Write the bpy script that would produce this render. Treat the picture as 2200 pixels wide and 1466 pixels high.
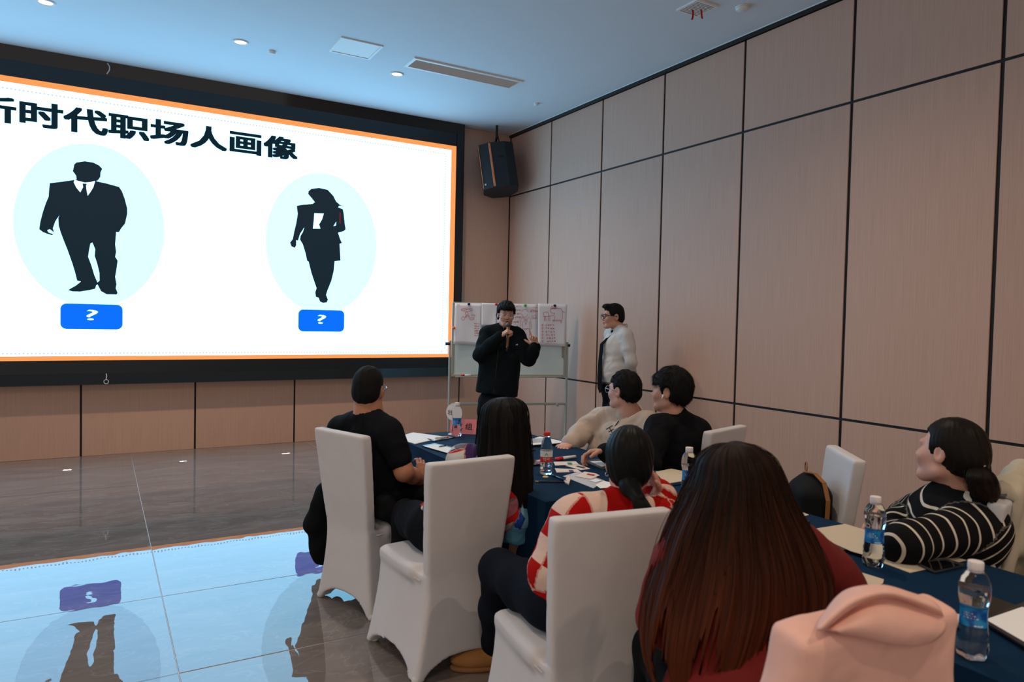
import bpy, math, random
import numpy as np
from mathutils import Matrix, Vector

random.seed(7); RNG = np.random.RandomState(7)
for _o in list(bpy.data.objects): bpy.data.objects.remove(_o)
SC = bpy.context.scene
COL = SC.collection
V = lambda *a: np.array(a, float)
nrm = lambda v: np.asarray(v, float) / (np.linalg.norm(v) + 1e-12)

# ------------------------------------------------------------------ camera
CAM_H = 1.55
YAW, PITCH, ROLL, FOCAL = 0.52884, -0.03080, 0.02170, 1519.1      # focal length in pixels of a 2200 px wide frame
F_ = V(math.sin(YAW)*math.cos(PITCH), math.cos(YAW)*math.cos(PITCH), math.sin(PITCH))
_r0 = V(math.cos(YAW), -math.sin(YAW), 0); _u0 = np.cross(_r0, F_)
R_ = math.cos(ROLL)*_r0 + math.sin(ROLL)*_u0
U_ = -math.sin(ROLL)*_r0 + math.cos(ROLL)*_u0
cam_d = bpy.data.cameras.new('camera'); cam = bpy.data.objects.new('camera', cam_d); COL.objects.link(cam)
cam_d.sensor_width = 36; cam_d.lens = 36*FOCAL/2200; cam_d.clip_start = .05
cam.matrix_world = Matrix(((R_[0], U_[0], -F_[0], 0), (R_[1], U_[1], -F_[1], 0), (R_[2], U_[2], -F_[2], CAM_H), (0, 0, 0, 1)))
cam_d.dof.use_dof = True; cam_d.dof.focus_distance = 6.0; cam_d.dof.aperture_fstop = 4.0
SC.camera = cam

def at(px, py, depth):                     # point at a distance along the line of sight of a pixel (measuring aid)
    return V(0, 0, CAM_H) + depth*(F_ + R_*(px-1100)/FOCAL - U_*(py-733)/FOCAL)
def onz(px, py, z):
    d = F_ + R_*(px-1100)/FOCAL - U_*(py-733)/FOCAL
    return V(0, 0, CAM_H) + d*(z-CAM_H)/d[2]
def onplane(px, py, p0, n):
    d = F_ + R_*(px-1100)/FOCAL - U_*(py-733)/FOCAL; o = V(0, 0, CAM_H)
    return o + d*(np.dot(np.asarray(p0)-o, n)/np.dot(d, n))

# ------------------------------------------------------------------ world, exposure
SC.view_settings.view_transform = 'Standard'; SC.view_settings.look = 'None'
SC.view_settings.gamma = 1.0; SC.view_settings.exposure = 0.0; SC.view_settings.use_curve_mapping = False
w = bpy.data.worlds.new('world'); SC.world = w; w.use_nodes = True
w.node_tree.nodes['Background'].inputs[0].default_value = (1.0, .86, .77, 1)
w.node_tree.nodes['Background'].inputs[1].default_value = .60
LAMP_W = 125.0                              # watts of each ceiling downlight
SCREEN_E = (1.03, 2.4, 3.6)               # light of a white pixel of the LED wall

# ------------------------------------------------------------------ materials
MATS = {}
def _bsdf(name):
    m = bpy.data.materials.new(name); m.use_nodes = True
    nt = m.node_tree; b = nt.nodes['Principled BSDF']
    return m, nt, b
def _n(nt, t, **kw):
    n = nt.nodes.new(t)
    for k, v in kw.items(): setattr(n, k, v)
    return n
def wrinkles(nt, vec, bp, amount):
    """soft creases of cloth, added under the fine weave"""
    L = nt.links.new; no = _n(nt, 'ShaderNodeTexNoise'); no.inputs['Scale'].default_value = 7; no.inputs['Detail'].default_value = 1.5; no.inputs['Distortion'].default_value = .9; L(vec, no.inputs['Vector'])
    b2 = _n(nt, 'ShaderNodeBump'); b2.inputs['Strength'].default_value = amount*.8; b2.inputs['Distance'].default_value = .05; L(no.outputs[0], b2.inputs['Height']); L(b2.outputs[0], bp.inputs['Normal'])
def mat(name, col, rough=.6, var=.08, scale=30, bump=0., bscale=200, metal=0., spec=.5, coords='Object', stretch=None, sheen=0., trans=0., ior=1.45, coat=0., wrinkle=0.):
    """procedural material: a base colour varied by noise, with an optional fine relief"""
    if name in MATS: return MATS[name]
    m, nt, b = _bsdf(name); L = nt.links.new
    tc = _n(nt, 'ShaderNodeTexCoord'); mp = _n(nt, 'ShaderNodeMapping')
    if stretch: mp.inputs['Scale'].default_value = stretch
    L(tc.outputs[coords], mp.inputs[0])
    no = _n(nt, 'ShaderNodeTexNoise'); no.inputs['Scale'].default_value = scale; no.inputs['Detail'].default_value = 4
    L(mp.outputs[0], no.inputs['Vector'])
    mx = _n(nt, 'ShaderNodeMix', data_type='RGBA')
    c = np.array(col)
    mx.inputs[6].default_value = (*np.clip(c*(1-var), 0, 1), 1); mx.inputs[7].default_value = (*np.clip(c*(1+var), 0, 1), 1)
    L(no.outputs[0], mx.inputs[0]); L(mx.outputs[2], b.inputs['Base Color'])
    b.inputs['Roughness'].default_value = rough; b.inputs['Metallic'].default_value = metal
    b.inputs['Specular IOR Level'].default_value = spec; b.inputs['IOR'].default_value = ior
    if sheen: b.inputs['Sheen Weight'].default_value = sheen
    if trans: b.inputs['Transmission Weight'].default_value = trans
    if coat: b.inputs['Coat Weight'].default_value = coat; b.inputs['Coat Roughness'].default_value = .05
    if bump:
        nb = _n(nt, 'ShaderNodeTexNoise'); nb.inputs['Scale'].default_value = bscale; nb.inputs['Detail'].default_value = 3
        L(mp.outputs[0], nb.inputs['Vector'])
        bp = _n(nt, 'ShaderNodeBump'); bp.inputs['Strength'].default_value = bump; bp.inputs['Distance'].default_value = .004
        L(nb.outputs[0], bp.inputs['Height']); L(bp.outputs[0], b.inputs['Normal'])
        if wrinkle: wrinkles(nt, mp.outputs[0], bp, wrinkle)
    MATS[name] = m; return m
def emit(name, col, strength=1.):
    if name in MATS: return MATS[name]
    m, nt, b = _bsdf(name)
    b.inputs['Base Color'].default_value = (.004, .004, .005, 1); b.inputs['Roughness'].default_value = .6; b.inputs['Specular IOR Level'].default_value = .08
    b.inputs['Emission Color'].default_value = (*col, 1); b.inputs['Emission Strength'].default_value = strength
    MATS[name] = m; return m

def wood_mat():
    m, nt, b = _bsdf('beige wood veneer'); L = nt.links.new
    tc = _n(nt, 'ShaderNodeTexCoord'); mp = _n(nt, 'ShaderNodeMapping'); mp.inputs['Scale'].default_value = (160, 160, 2.2)
    L(tc.outputs['Object'], mp.inputs[0])
    no = _n(nt, 'ShaderNodeTexNoise'); no.inputs['Scale'].default_value = 1; no.inputs['Detail'].default_value = 3
    L(mp.outputs[0], no.inputs['Vector'])
    oi = _n(nt, 'ShaderNodeObjectInfo')
    cr = _n(nt, 'ShaderNodeValToRGB'); cr.color_ramp.elements[0].position = .3; cr.color_ramp.elements[1].position = .7
    cr.color_ramp.elements[0].color = (.52, .325, .245, 1); cr.color_ramp.elements[1].color = (.59, .372, .283, 1)
    L(no.outputs[0], cr.inputs[0])
    hs = _n(nt, 'ShaderNodeHueSaturation'); mr = _n(nt, 'ShaderNodeMapRange'); mr.inputs[3].default_value = .96; mr.inputs[4].default_value = 1.04
    L(oi.outputs['Random'], mr.inputs[0]); L(mr.outputs[0], hs.inputs['Value']); L(cr.outputs[0], hs.inputs['Color']); L(hs.outputs[0], b.inputs['Base Color'])
    b.inputs['Roughness'].default_value = .55; b.inputs['Specular IOR Level'].default_value = .28
    bp = _n(nt, 'ShaderNodeBump'); bp.inputs['Strength'].default_value = .02; bp.inputs['Distance'].default_value = .002
    L(no.outputs[0], bp.inputs['Height']); L(bp.outputs[0], b.inputs['Normal'])
    return m
def marble_mat():
    m, nt, b = _bsdf('polished grey brown marble tile'); L = nt.links.new
    tc = _n(nt, 'ShaderNodeTexCoord'); mp = _n(nt, 'ShaderNodeMapping'); mp.inputs['Scale'].default_value = (.8, 2.2, 1); mp.inputs['Rotation'].default_value = (0, 0, .35)
    oi = _n(nt, 'ShaderNodeObjectInfo'); ad = _n(nt, 'ShaderNodeVectorMath', operation='ADD'); sc = _n(nt, 'ShaderNodeVectorMath', operation='SCALE'); sc.inputs['Scale'].default_value = .6
    L(oi.outputs['Location'], sc.inputs[0]); L(tc.outputs['Object'], ad.inputs[0]); L(sc.outputs[0], ad.inputs[1]); L(ad.outputs[0], mp.inputs[0])
    n1 = _n(nt, 'ShaderNodeTexNoise'); n1.inputs['Scale'].default_value = 2.4; n1.inputs['Detail'].default_value = 8; n1.inputs['Distortion'].default_value = 1.2
    n2 = _n(nt, 'ShaderNodeTexNoise'); n2.inputs['Scale'].default_value = 1.5; n2.inputs['Detail'].default_value = 6; n2.inputs['Distortion'].default_value = 2.5
    L(mp.outputs[0], n1.inputs['Vector']); L(mp.outputs[0], n2.inputs['Vector'])
    c1 = _n(nt, 'ShaderNodeValToRGB'); e = c1.color_ramp.elements
    e[0].position = .3; e[0].color = (.135, .113, .104, 1); e[1].position = .72; e[1].color = (.205, .176, .163, 1)
    c2 = _n(nt, 'ShaderNodeValToRGB'); e = c2.color_ramp.elements
    e[0].position = .485; e[0].color = (0, 0, 0, 1); e[1].position = .5; e[1].color = (1, 1, 1, 1); x = c2.color_ramp.elements.new(.515); x.color = (0, 0, 0, 1)
    L(n1.outputs[0], c1.inputs[0]); L(n2.outputs[0], c2.inputs[0])
    ml = _n(nt, 'ShaderNodeMath', operation='MULTIPLY'); ml.inputs[1].default_value = .35; L(c2.outputs[0], ml.inputs[0])
    mx = _n(nt, 'ShaderNodeMix', data_type='RGBA'); mx.inputs[7].default_value = (.31, .28, .265, 1)
    L(ml.outputs[0], mx.inputs[0]); L(c1.outputs[0], mx.inputs[6]); L(mx.outputs[2], b.inputs['Base Color'])
    b.inputs['Roughness'].default_value = .012; b.inputs['IOR'].default_value = 1.82; b.inputs['Specular IOR Level'].default_value = .5
    n3 = _n(nt, 'ShaderNodeTexNoise'); n3.inputs['Scale'].default_value = 9; n3.inputs['Detail'].default_value = 1; L(ad.outputs[0], n3.inputs['Vector'])
    bp = _n(nt, 'ShaderNodeBump'); bp.inputs['Strength'].default_value = .05; bp.inputs['Distance'].default_value = .004
    L(n3.outputs[0], bp.inputs['Height']); L(bp.outputs[0], b.inputs['Normal'])
    return m
def pattern_mat(name, kind):
    """knitted or printed cloth whose pattern follows the garment (attribute pat = across, along)"""
    m, nt, b = _bsdf(name); L = nt.links.new
    at_ = _n(nt, 'ShaderNodeAttribute'); at_.attribute_name = 'pat'
    sp = _n(nt, 'ShaderNodeSeparateXYZ'); L(at_.outputs['Vector'], sp.inputs[0])
    b.inputs['Roughness'].default_value = .85; b.inputs['Specular IOR Level'].default_value = .06
    if kind == 'stripe':
        a = _n(nt, 'ShaderNodeMath', operation='MULTIPLY'); a.inputs[1].default_value = 1/.052; L(sp.outputs[1], a.inputs[0])
        f = _n(nt, 'ShaderNodeMath', operation='FRACT'); L(a.outputs[0], f.inputs[0])
        g = _n(nt, 'ShaderNodeMath', operation='LESS_THAN'); g.inputs[1].default_value = .15; L(f.outputs[0], g.inputs[0])
        mx = _n(nt, 'ShaderNodeMix', data_type='RGBA'); mx.inputs[6].default_value = (.008, .008, .009, 1); mx.inputs[7].default_value = (.62, .56, .47, 1)
        L(g.outputs[0], mx.inputs[0]); L(mx.outputs[2], b.inputs['Base Color'])
    elif kind == 'check':
        ck = _n(nt, 'ShaderNodeTexChecker'); ck.inputs['Scale'].default_value = 1/.088
        ck.inputs[1].default_value = (.37, .007, .006, 1); ck.inputs[2].default_value = (.68, .49, .42, 1)
        cb = _n(nt, 'ShaderNodeCombineXYZ'); cb.inputs[2].default_value = .02; L(sp.outputs[0], cb.inputs[0]); L(sp.outputs[1], cb.inputs[1])
        L(cb.outputs[0], ck.inputs['Vector']); L(ck.outputs['Color'], b.inputs['Base Color'])
    elif kind == 'floral':
        vo = _n(nt, 'ShaderNodeTexVoronoi'); vo.inputs['Scale'].default_value = 13; L(at_.outputs['Vector'], vo.inputs['Vector'])
        s2 = _n(nt, 'ShaderNodeSeparateColor'); L(vo.outputs['Color'], s2.inputs[0])
        cr = _n(nt, 'ShaderNodeValToRGB'); cr.color_ramp.interpolation = 'CONSTANT'; e = cr.color_ramp.elements
        e[0].color = (.42, .015, .012, 1); e[1].position = .25; e[1].color = (.5, .47, .46, 1)
        for ps, c in ((.45, (.05, .02, .09)), (.6, (.42, .14, .18)), (.75, (.5, .02, .015)), (.88, (.13, .12, .15))):
            x = cr.color_ramp.elements.new(ps); x.color = (*c, 1)
        c3 = _n(nt, 'ShaderNodeValToRGB'); c3.color_ramp.interpolation = 'CONSTANT'; e = c3.color_ramp.elements
        e[0].color = (.015, .06, .28, 1); e[1].position = .25; e[1].color = (.12, .36, .55, 1)
        for ps, c in ((.5, (.55, .6, .62)), (.65, (.05, .2, .45)), (.82, (.2, .45, .6))):
            x = c3.color_ramp.elements.new(ps); x.color = (*c, 1)
        L(s2.outputs[0], cr.inputs[0]); L(s2.outputs[0], c3.inputs[0])
        mx = _n(nt, 'ShaderNodeMix', data_type='RGBA'); L(cr.outputs[0], mx.inputs[6]); L(c3.outputs[0], mx.inputs[7])
        g = _n(nt, 'ShaderNodeMath', operation='GREATER_THAN'); g.inputs[1].default_value = 4.0; L(sp.outputs[2], g.inputs[0])
        L(g.outputs[0], mx.inputs[0]); L(mx.outputs[2], b.inputs['Base Color']); b.inputs['Roughness'].default_value = .45
    nb = _n(nt, 'ShaderNodeTexNoise'); nb.inputs['Scale'].default_value = 240
    tc = _n(nt, 'ShaderNodeTexCoord'); L(tc.outputs['Object'], nb.inputs['Vector'])
    bp = _n(nt, 'ShaderNodeBump'); bp.inputs['Strength'].default_value = .3; bp.inputs['Distance'].default_value = .003
    L(nb.outputs[0], bp.inputs['Height']); L(bp.outputs[0], b.inputs['Normal']); wrinkles(nt, tc.outputs['Object'], bp, .45)
    return m
def hair_mat(name, top, tip, z0=0, z1=1):
    """strand streaks; colour runs from root (pat.y = 0) to tip (pat.y = 1)"""
    m, nt, b = _bsdf(name); L = nt.links.new
    a = _n(nt, 'ShaderNodeAttribute'); a.attribute_name = 'pat'
    sp = _n(nt, 'ShaderNodeSeparateXYZ'); L(a.outputs['Vector'], sp.inputs[0])
    mp = _n(nt, 'ShaderNodeMapping'); mp.inputs['Scale'].default_value = (60, 1.6, 1); L(a.outputs['Vector'], mp.inputs[0])
    no = _n(nt, 'ShaderNodeTexNoise'); no.inputs['Scale'].default_value = 1; no.inputs['Detail'].default_value = 5; L(mp.outputs[0], no.inputs['Vector'])
    mr = _n(nt, 'ShaderNodeMapRange'); mr.inputs[1].default_value = z0; mr.inputs[2].default_value = z1; L(sp.outputs[1], mr.inputs[0])
    ad = _n(nt, 'ShaderNodeMath', operation='ADD'); sb = _n(nt, 'ShaderNodeMath', operation='MULTIPLY_ADD'); sb.inputs[1].default_value = 2.6; sb.inputs[2].default_value = -1.3
    L(no.outputs[0], sb.inputs[0]); L(mr.outputs[0], ad.inputs[0]); L(sb.outputs[0], ad.inputs[1])
    mx = _n(nt, 'ShaderNodeMix', data_type='RGBA'); mx.inputs[6].default_value = (*top, 1); mx.inputs[7].default_value = (*tip, 1)
    L(ad.outputs[0], mx.inputs[0]); L(mx.outputs[2], b.inputs['Base Color'])
    b.inputs['Roughness'].default_value = .45; b.inputs['Specular IOR Level'].default_value = .09
    bp = _n(nt, 'ShaderNodeBump'); bp.inputs['Strength'].default_value = .35; bp.inputs['Distance'].default_value = .004
    L(no.outputs[0], bp.inputs['Height']); L(bp.outputs[0], b.inputs['Normal'])
    return m

# ------------------------------------------------------------------ object helpers
def tag(o, label=None, cat=None, group=None, kind=None):
    if label: o['label'] = label
    if cat: o['category'] = cat
    if group: o['group'] = group
    if kind: o['kind'] = kind
    return o
def mesh_of(name, verts, faces, smooth=False, pat=None):
    me = bpy.data.meshes.new(name)
    verts = np.asarray(verts, np.float32)
    if isinstance(faces, np.ndarray) and faces.ndim == 2:
        nf, k = faces.shape
        me.vertices.add(len(verts)); me.vertices.foreach_set('co', verts.ravel())
        me.loops.add(nf*k); me.loops.foreach_set('vertex_index', faces.astype(np.int32).ravel())
        me.polygons.add(nf); me.polygons.foreach_set('loop_start', np.arange(0, nf*k, k, dtype=np.int32))
        me.update(calc_edges=True); me.validate()
    else:
        me.from_pydata([tuple(map(float, v)) for v in verts], [], [tuple(map(int, f)) for f in faces]); me.update()
    if smooth: me.polygons.foreach_set('use_smooth', np.ones(len(me.polygons), bool))
    if pat is not None and len(me.vertices) == len(pat):
        a = me.attributes.new('pat', 'FLOAT_VECTOR', 'POINT'); a.data.foreach_set('vector', np.asarray(pat, np.float32).ravel())
    return me
def put(name, me, m, parent=None, loc=(0, 0, 0), rot=None):
    o = bpy.data.objects.new(name, me); COL.objects.link(o)
    if m is not None and me is not None and not me.materials: me.materials.append(m)
    o.location = tuple(map(float, loc))
    if rot is not None: o.rotation_euler = rot
    if parent is not None: o.parent = parent
    return o
def empty(name, loc=(0, 0, 0), rz=0.):
    o = bpy.data.objects.new(name, None); COL.objects.link(o); o.location = tuple(map(float, loc)); o.rotation_euler = (0, 0, rz)
    o.empty_display_size = .1
    return o
class MB:
    """collects boxes, tubes, lathes and plates into one mesh"""
    def __init__(s): s.v = []; s.f = []; s.sm = False
    def add(s, v, f):
        n = len(s.v); s.v += [tuple(map(float, x)) for x in v]; s.f += [tuple(i+n for i in q) for q in f]; return s
    def box(s, lo, hi, bev=0.):
        lo = V(*lo); hi = V(*hi)
        if bev:
            b = min(bev, *( (hi-lo)/2.01 )); pts = []; 
            c = (lo+hi)/2; h = (hi-lo)/2
            vs = []; idx = {}
            for sx in (-1, 1):
                for sy in (-1, 1):
                    for sz in (-1, 1):
                        for ax in range(3):
                            q = V(sx, sy, sz)*(h-b); q[ax] += (sx, sy, sz)[ax]*b
                            idx[(sx, sy, sz, ax)] = len(vs); vs.append(c+q)
            F = []
            for ax in range(3):
                o1, o2 = [a for a in range(3) if a != ax]
                for sg in (-1, 1):
                    cs = []
                    for a1, a2 in ((-1, -1), (1, -1), (1, 1), (-1, 1)):
                        k = [0, 0, 0]; k[ax] = sg; k[o1] = a1; k[o2] = a2; cs.append(idx[(*k, ax)])
                    F.append(cs)
                for a1 in (-1, 1):
                    for a2 in (-1, 1):
                        k0 = [0, 0, 0]; k1 = [0, 0, 0]; k0[ax] = -1; k1[ax] = 1
                        for k in (k0, k1): k[o1] = a1; k[o2] = a2
                        F.append([idx[(*k0, o1)], idx[(*k1, o1)], idx[(*k1, o2)], idx[(*k0, o2)]])
            for sx in (-1, 1):
                for sy in (-1, 1):
                    for sz in (-1, 1): F.append([idx[(sx, sy, sz, a)] for a in range(3)])
            return s.add(vs, F)
        x0, y0, z0 = lo; x1, y1, z1 = hi
        v = [(x0, y0, z0), (x1, y0, z0), (x1, y1, z0), (x0, y1, z0), (x0, y0, z1), (x1, y0, z1), (x1, y1, z1), (x0, y1, z1)]
        return s.add(v, [(0, 3, 2, 1), (4, 5, 6, 7), (0, 1, 5, 4), (1, 2, 6, 5), (2, 3, 7, 6), (3, 0, 4, 7)])
    def tube(s, pts, rad, n=8, cap=True):
        pts = [V(*q) for q in pts]; rad = rad if hasattr(rad, '__len__') else [rad]*len(pts)
        rings = []; up = None
        for i, q in enumerate(pts):
            t = nrm(pts[min(i+1, len(pts)-1)]-pts[max(i-1, 0)])
            if up is None: up = V(0, 0, 1) if abs(t[2]) < .9 else V(1, 0, 0)
            a = nrm(np.cross(t, up)); b = np.cross(a, t); up = b
            rings.append([q+rad[i]*(math.cos(2*math.pi*k/n)*a+math.sin(2*math.pi*k/n)*b) for k in range(n)])
        v = [x for r in rings for x in r]; f = []
        for i in range(len(pts)-1):
            for k in range(n): f.append((i*n+k, i*n+(k+1) % n, (i+1)*n+(k+1) % n, (i+1)*n+k))
        if cap: f.append(tuple(range(n-1, -1, -1))); f.append(tuple((len(pts)-1)*n+k for k in range(n)))
        return s.add(v, f)
    def lathe(s, prof, n=32, c=(0, 0, 0), mod=None):
        v = []; f = []; c = V(*c)
        for (r, z) in prof:
            for k in range(n):
                a = 2*math.pi*k/n; rr = r*(mod(a, z) if mod else 1)
                v.append(c+V(rr*math.cos(a), rr*math.sin(a), z))
        for i in range(len(prof)-1):
            for k in range(n): f.append((i*n+k, i*n+(k+1) % n, (i+1)*n+(k+1) % n, (i+1)*n+k))
        if prof[0][0] > 1e-6: f.append(tuple(range(n-1, -1, -1)))
        if prof[-1][0] > 1e-6: f.append(tuple((len(prof)-1)*n+k for k in range(n)))
        return s.add(v, f)
    def slab(s, quad, th, n=None):
        """flat plate over a polygon of points, thickness th upwards along n"""
        q = [V(*a) for a in quad]
        if n is None: n = nrm(np.cross(q[1]-q[0], q[2]-q[0]))
        k = len(q); v = q+[a+np.asarray(n)*th for a in q]
        f = [tuple(range(k-1, -1, -1)), tuple(range(k, 2*k))]+[(i, (i+1) % k, k+(i+1) % k, k+i) for i in range(k)]
        return s.add(v, f)
    def mesh(s, name, smooth=False): return mesh_of(name, s.v, s.f, smooth)
    def build(s, name, m, parent=None, smooth=False, loc=(0, 0, 0), rot=None):
        return put(name, s.mesh(name, smooth), m, parent, loc, rot)
def auto_smooth(o, ang=35):
    me = o.data; me.polygons.foreach_set('use_smooth', np.ones(len(me.polygons), bool))
    me.set_sharp_from_angle(angle=math.radians(ang)); return o
def text_mesh(body, offset=0., extrude=.0):
    c = bpy.data.curves.new('lettering', 'FONT'); c.body = body; c.size = 1; c.offset = offset; c.extrude = extrude; c.resolution_u = 4
    o = bpy.data.objects.new('lettering', c); COL.objects.link(o); bpy.context.view_layer.update()
    me = bpy.data.meshes.new_from_object(o.evaluated_get(bpy.context.evaluated_depsgraph_get()))
    bpy.data.objects.remove(o); bpy.data.curves.remove(c)
    v = np.array([q.co[:] for q in me.vertices]); f = [tuple(q.vertices) for q in me.polygons]; bpy.data.meshes.remove(me)
    if len(v) == 0: return np.zeros((3, 3)), [(0, 1, 2)]
    lo = v.min(0); hi = v.max(0); v[:, :2] = (v[:, :2]-lo[:2])/(hi[:2]-lo[:2]+1e-9)      # unit box
    return v, f
def lettering(name, body, p0, u, v, m, parent, n, lift=.0012, offset=0., rel=(0, 0, 0)):
    """text filling the parallelogram p0, p0+u, p0+v; lifted along n"""
    tv, tf = text_mesh(body, 0.); p0 = V(*p0); u = V(*u); v = V(*v); n = V(*n); P = []; Fc = []; k = offset*.5
    nc = max(len(body.replace(' ', '')), 1); shifts = [(0, 0)] if not offset else [(i*k/nc, j*k) for i in (-1, 0, 1) for j in (-1, 0, 1)]
    for sx, sy in shifts:
        b0 = len(P); P += [p0+u*(a[0]+sx)+v*(a[1]+sy)+n*lift-V(*rel) for a in tv]; Fc += [tuple(i+b0 for i in q) for q in tf]
    return put(name, mesh_of(name, P, Fc), m, parent)
# ------------------------------------------------------------------ the room
W_X, B_Y, C_Z = 4.994, 8.699, 4.135
X0, Y0 = -6.0, -6.0
WOOD = wood_mat(); MARBLE = marble_mat()
M_BLACK = mat('matt black joint', (.006, .006, .007), .6, .1)
M_WHITEP = mat('white ceiling paint', (.72, .78, .83), .85, .02, 6, .05, 300)
M_GROUT = mat('grey grout', (.40, .40, .41), .35, .1, 60)

floor = MB().box((X0, Y0, -.06), (W_X+.05, B_Y+.05, -.0022)).build('floor', M_GROUT); tag(floor, kind='structure')
TX, TY = 1.90, .9465
_tb = {}
def tile_mesh(wx, wy):
    k = (round(wx, 3), round(wy, 3))
    if k not in _tb: _tb[k] = MB().box((-wx/2, -wy/2, -.012), (wx/2, wy/2, 0), .0012).mesh('tile')
    return _tb[k]
_ex = [.30+TX*k for k in range(-4, 4)]; _ey = [3.284+TY*k for k in range(-10, 7)]
for i in range(len(_ex)-1):
    for j in range(len(_ey)-1):
        a0, a1 = max(_ex[i], X0), min(_ex[i+1], W_X); b0, b1 = max(_ey[j], Y0), min(_ey[j+1], B_Y)
        if a1-a0 < .05 or b1-b0 < .05: continue
        put('tile', tile_mesh(a1-a0-.004, b1-b0-.006), MARBLE, floor, ((a0+a1)/2, (b0+b1)/2, 0),
            (random.uniform(-.0016, .0016), random.uniform(-.0009, .0009), 0))

ceiling = MB().box((X0, Y0, C_Z), (W_X+.05, B_Y+.05, C_Z+.1)).build('ceiling', M_WHITEP); tag(ceiling, kind='structure')
wall_r = MB().box((W_X+.012, Y0, 0), (W_X+.06, B_Y+.05, C_Z)).build('wall_right', M_BLACK); tag(wall_r, kind='structure')
wall_b = MB().box((X0, B_Y+.012, 0), (W_X+.012, B_Y+.06, C_Z)).build('wall_back', M_BLACK); tag(wall_b, kind='structure')
_pm = {}
def panel(parent, c, size):
    k = tuple(round(q, 3) for q in size)
    if k not in _pm: _pm[k] = MB().box([-q/2 for q in size], [q/2 for q in size], .002).mesh('panel')
    return put('panel', _pm[k], WOOD, parent, c)
_yj = [B_Y-.004, 7.659, 6.59, 5.559, 4.514, 3.446, 2.393, 1.33, .27, -.79, -1.85, -2.91, -3.97, -5.03, -6.0]
_zr = [(0., .8265), (.8265, 3.277), (3.277, 4.090)]
for i in range(len(_yj)-1):
    for (z0, z1) in _zr:
        y1, y0 = _yj[i]-.013, _yj[i+1]+.013; za = z0+(.010 if z0 else 0); zb = z1-(.010 if z1 < 4 else 0)
        panel(wall_r, (W_X+.006, (y0+y1)/2, (za+zb)/2), (.012, y1-y0, zb-za))
_xj = [X0, -5.69, -4.585, -3.48, -2.374, -1.269, -.163, .943, 2.048, 3.15, 4.262]
for i in range(len(_xj)-1):
    panel(wall_b, ((_xj[i]+_xj[i+1])/2, B_Y+.006, .3925), (_xj[i+1]-_xj[i]-.020, .012, .785))
panel(wall_b, ((4.262+W_X)/2+.001, B_Y+.006, C_Z/2-.001), (W_X-4.262-.015, .012, C_Z-.004))
tr = MB().box((W_X-.03, Y0, 4.096), (W_X+.012, B_Y-.003, C_Z-.001)).build('trim_1', mat('black shadow gap trim', (.012, .013, .014), .35, .05)); tag(tr, kind='structure')
tr = MB().box((W_X-.034, Y0, C_Z-.010), (W_X-.0305, B_Y-.003, C_Z-.001)).build('trim_2', mat('pale ceiling bead', (.75, .75, .74), .5, .02)); tag(tr, kind='structure')
# faint pale marks on the right wall
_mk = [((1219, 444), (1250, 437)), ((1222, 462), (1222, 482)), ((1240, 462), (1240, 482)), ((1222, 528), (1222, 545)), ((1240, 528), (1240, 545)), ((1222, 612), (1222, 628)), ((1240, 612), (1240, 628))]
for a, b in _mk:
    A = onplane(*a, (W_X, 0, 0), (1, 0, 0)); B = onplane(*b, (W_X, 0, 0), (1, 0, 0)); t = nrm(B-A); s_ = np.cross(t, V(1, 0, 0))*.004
    mk = MB().slab([A-s_, B-s_, B+s_, A+s_], -.0006, (1, 0, 0)).build('pale_mark', mat('pale wall mark', (.40, .37, .37), .4, .1), wall_r)

# ------------------------------------------------------------------ LED wall
SY = 8.60                                    # plane of the LED surface
SX0, SX1, SZ0, SZ1 = -3.18, 4.102, 1.024, 3.836
led = empty('led_screen', (.46, B_Y, 0)); tag(led, 'large LED wall showing a slide with two black silhouettes, set in a glossy black frame', 'screen')
def rel(v): return np.asarray(v, float)-V(.46, B_Y, 0)
def ledpart(name, mb_pts, m, parent=led): return put(name, mesh_of(name, [rel(q) for q in mb_pts[0]], mb_pts[1]), m, parent)
M_LED = emit('white LED pixels', SCREEN_E); M_ORANGE = emit('orange LED pixels', (1.05, .36, .10))
M_LDARK = emit('near black LED pixels', (.006, .018, .028)); M_PALE = emit('pale blue LED pixels', (.77, 1.95, 3.1))
M_PALE2 = emit('pale green LED pixels', (.79, 1.95, 2.9)); M_BLUE = emit('blue LED pixels', (.0, .165, 1.1)); M_DOT = emit('lilac LED pixels', (.62, .62, .8)); M_RED = emit('red LED pixels', (.5, .01, .01))
FX0, FX1 = SX0-.10, 4.212
box = MB()
box.box((FX0, SY+.012, .90), (FX1, B_Y+.004, 3.995)); box.box((FX1-.10, SY-.0005, .885), (FX1, SY+.012, 4.0)); box.box((FX0, SY-.0005, .885), (SX0, SY+.012, 4.0))
box.box((SX0, SY-.0005, .885), (SX1, SY+.012, SZ0)); box.box((SX0, SY-.0005, SZ1), (SX1, SY+.012, 4.0))
fr = box.build('frame', mat('satin black screen frame', (.010, .013, .016), .35, .1), led); fr.data.transform(Matrix.Translation((-.46, -B_Y, 0)))
gl = mat('glossy black strip', (.012, .016, .018), .06, .1, 3)
for nm, za, zb, ya, yb in (('lower_strip', .77, .885, SY-.030, SY), ('upper_strip', 4.0, C_Z-.002, SY, SY-.030)):
    v = [(FX0, ya, za), (FX1, ya, za), (FX1, yb, zb), (FX0, yb, zb), (FX0, B_Y-.001, za), (FX1, B_Y-.001, za), (FX1, B_Y-.001, zb), (FX0, B_Y-.001, zb)]
    ledpart(nm, (v, [(0, 1, 2, 3), (4, 7, 6, 5), (0, 4, 5, 1), (3, 2, 6, 7), (1, 5, 6, 2), (0, 3, 7, 4)]), gl)
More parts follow.
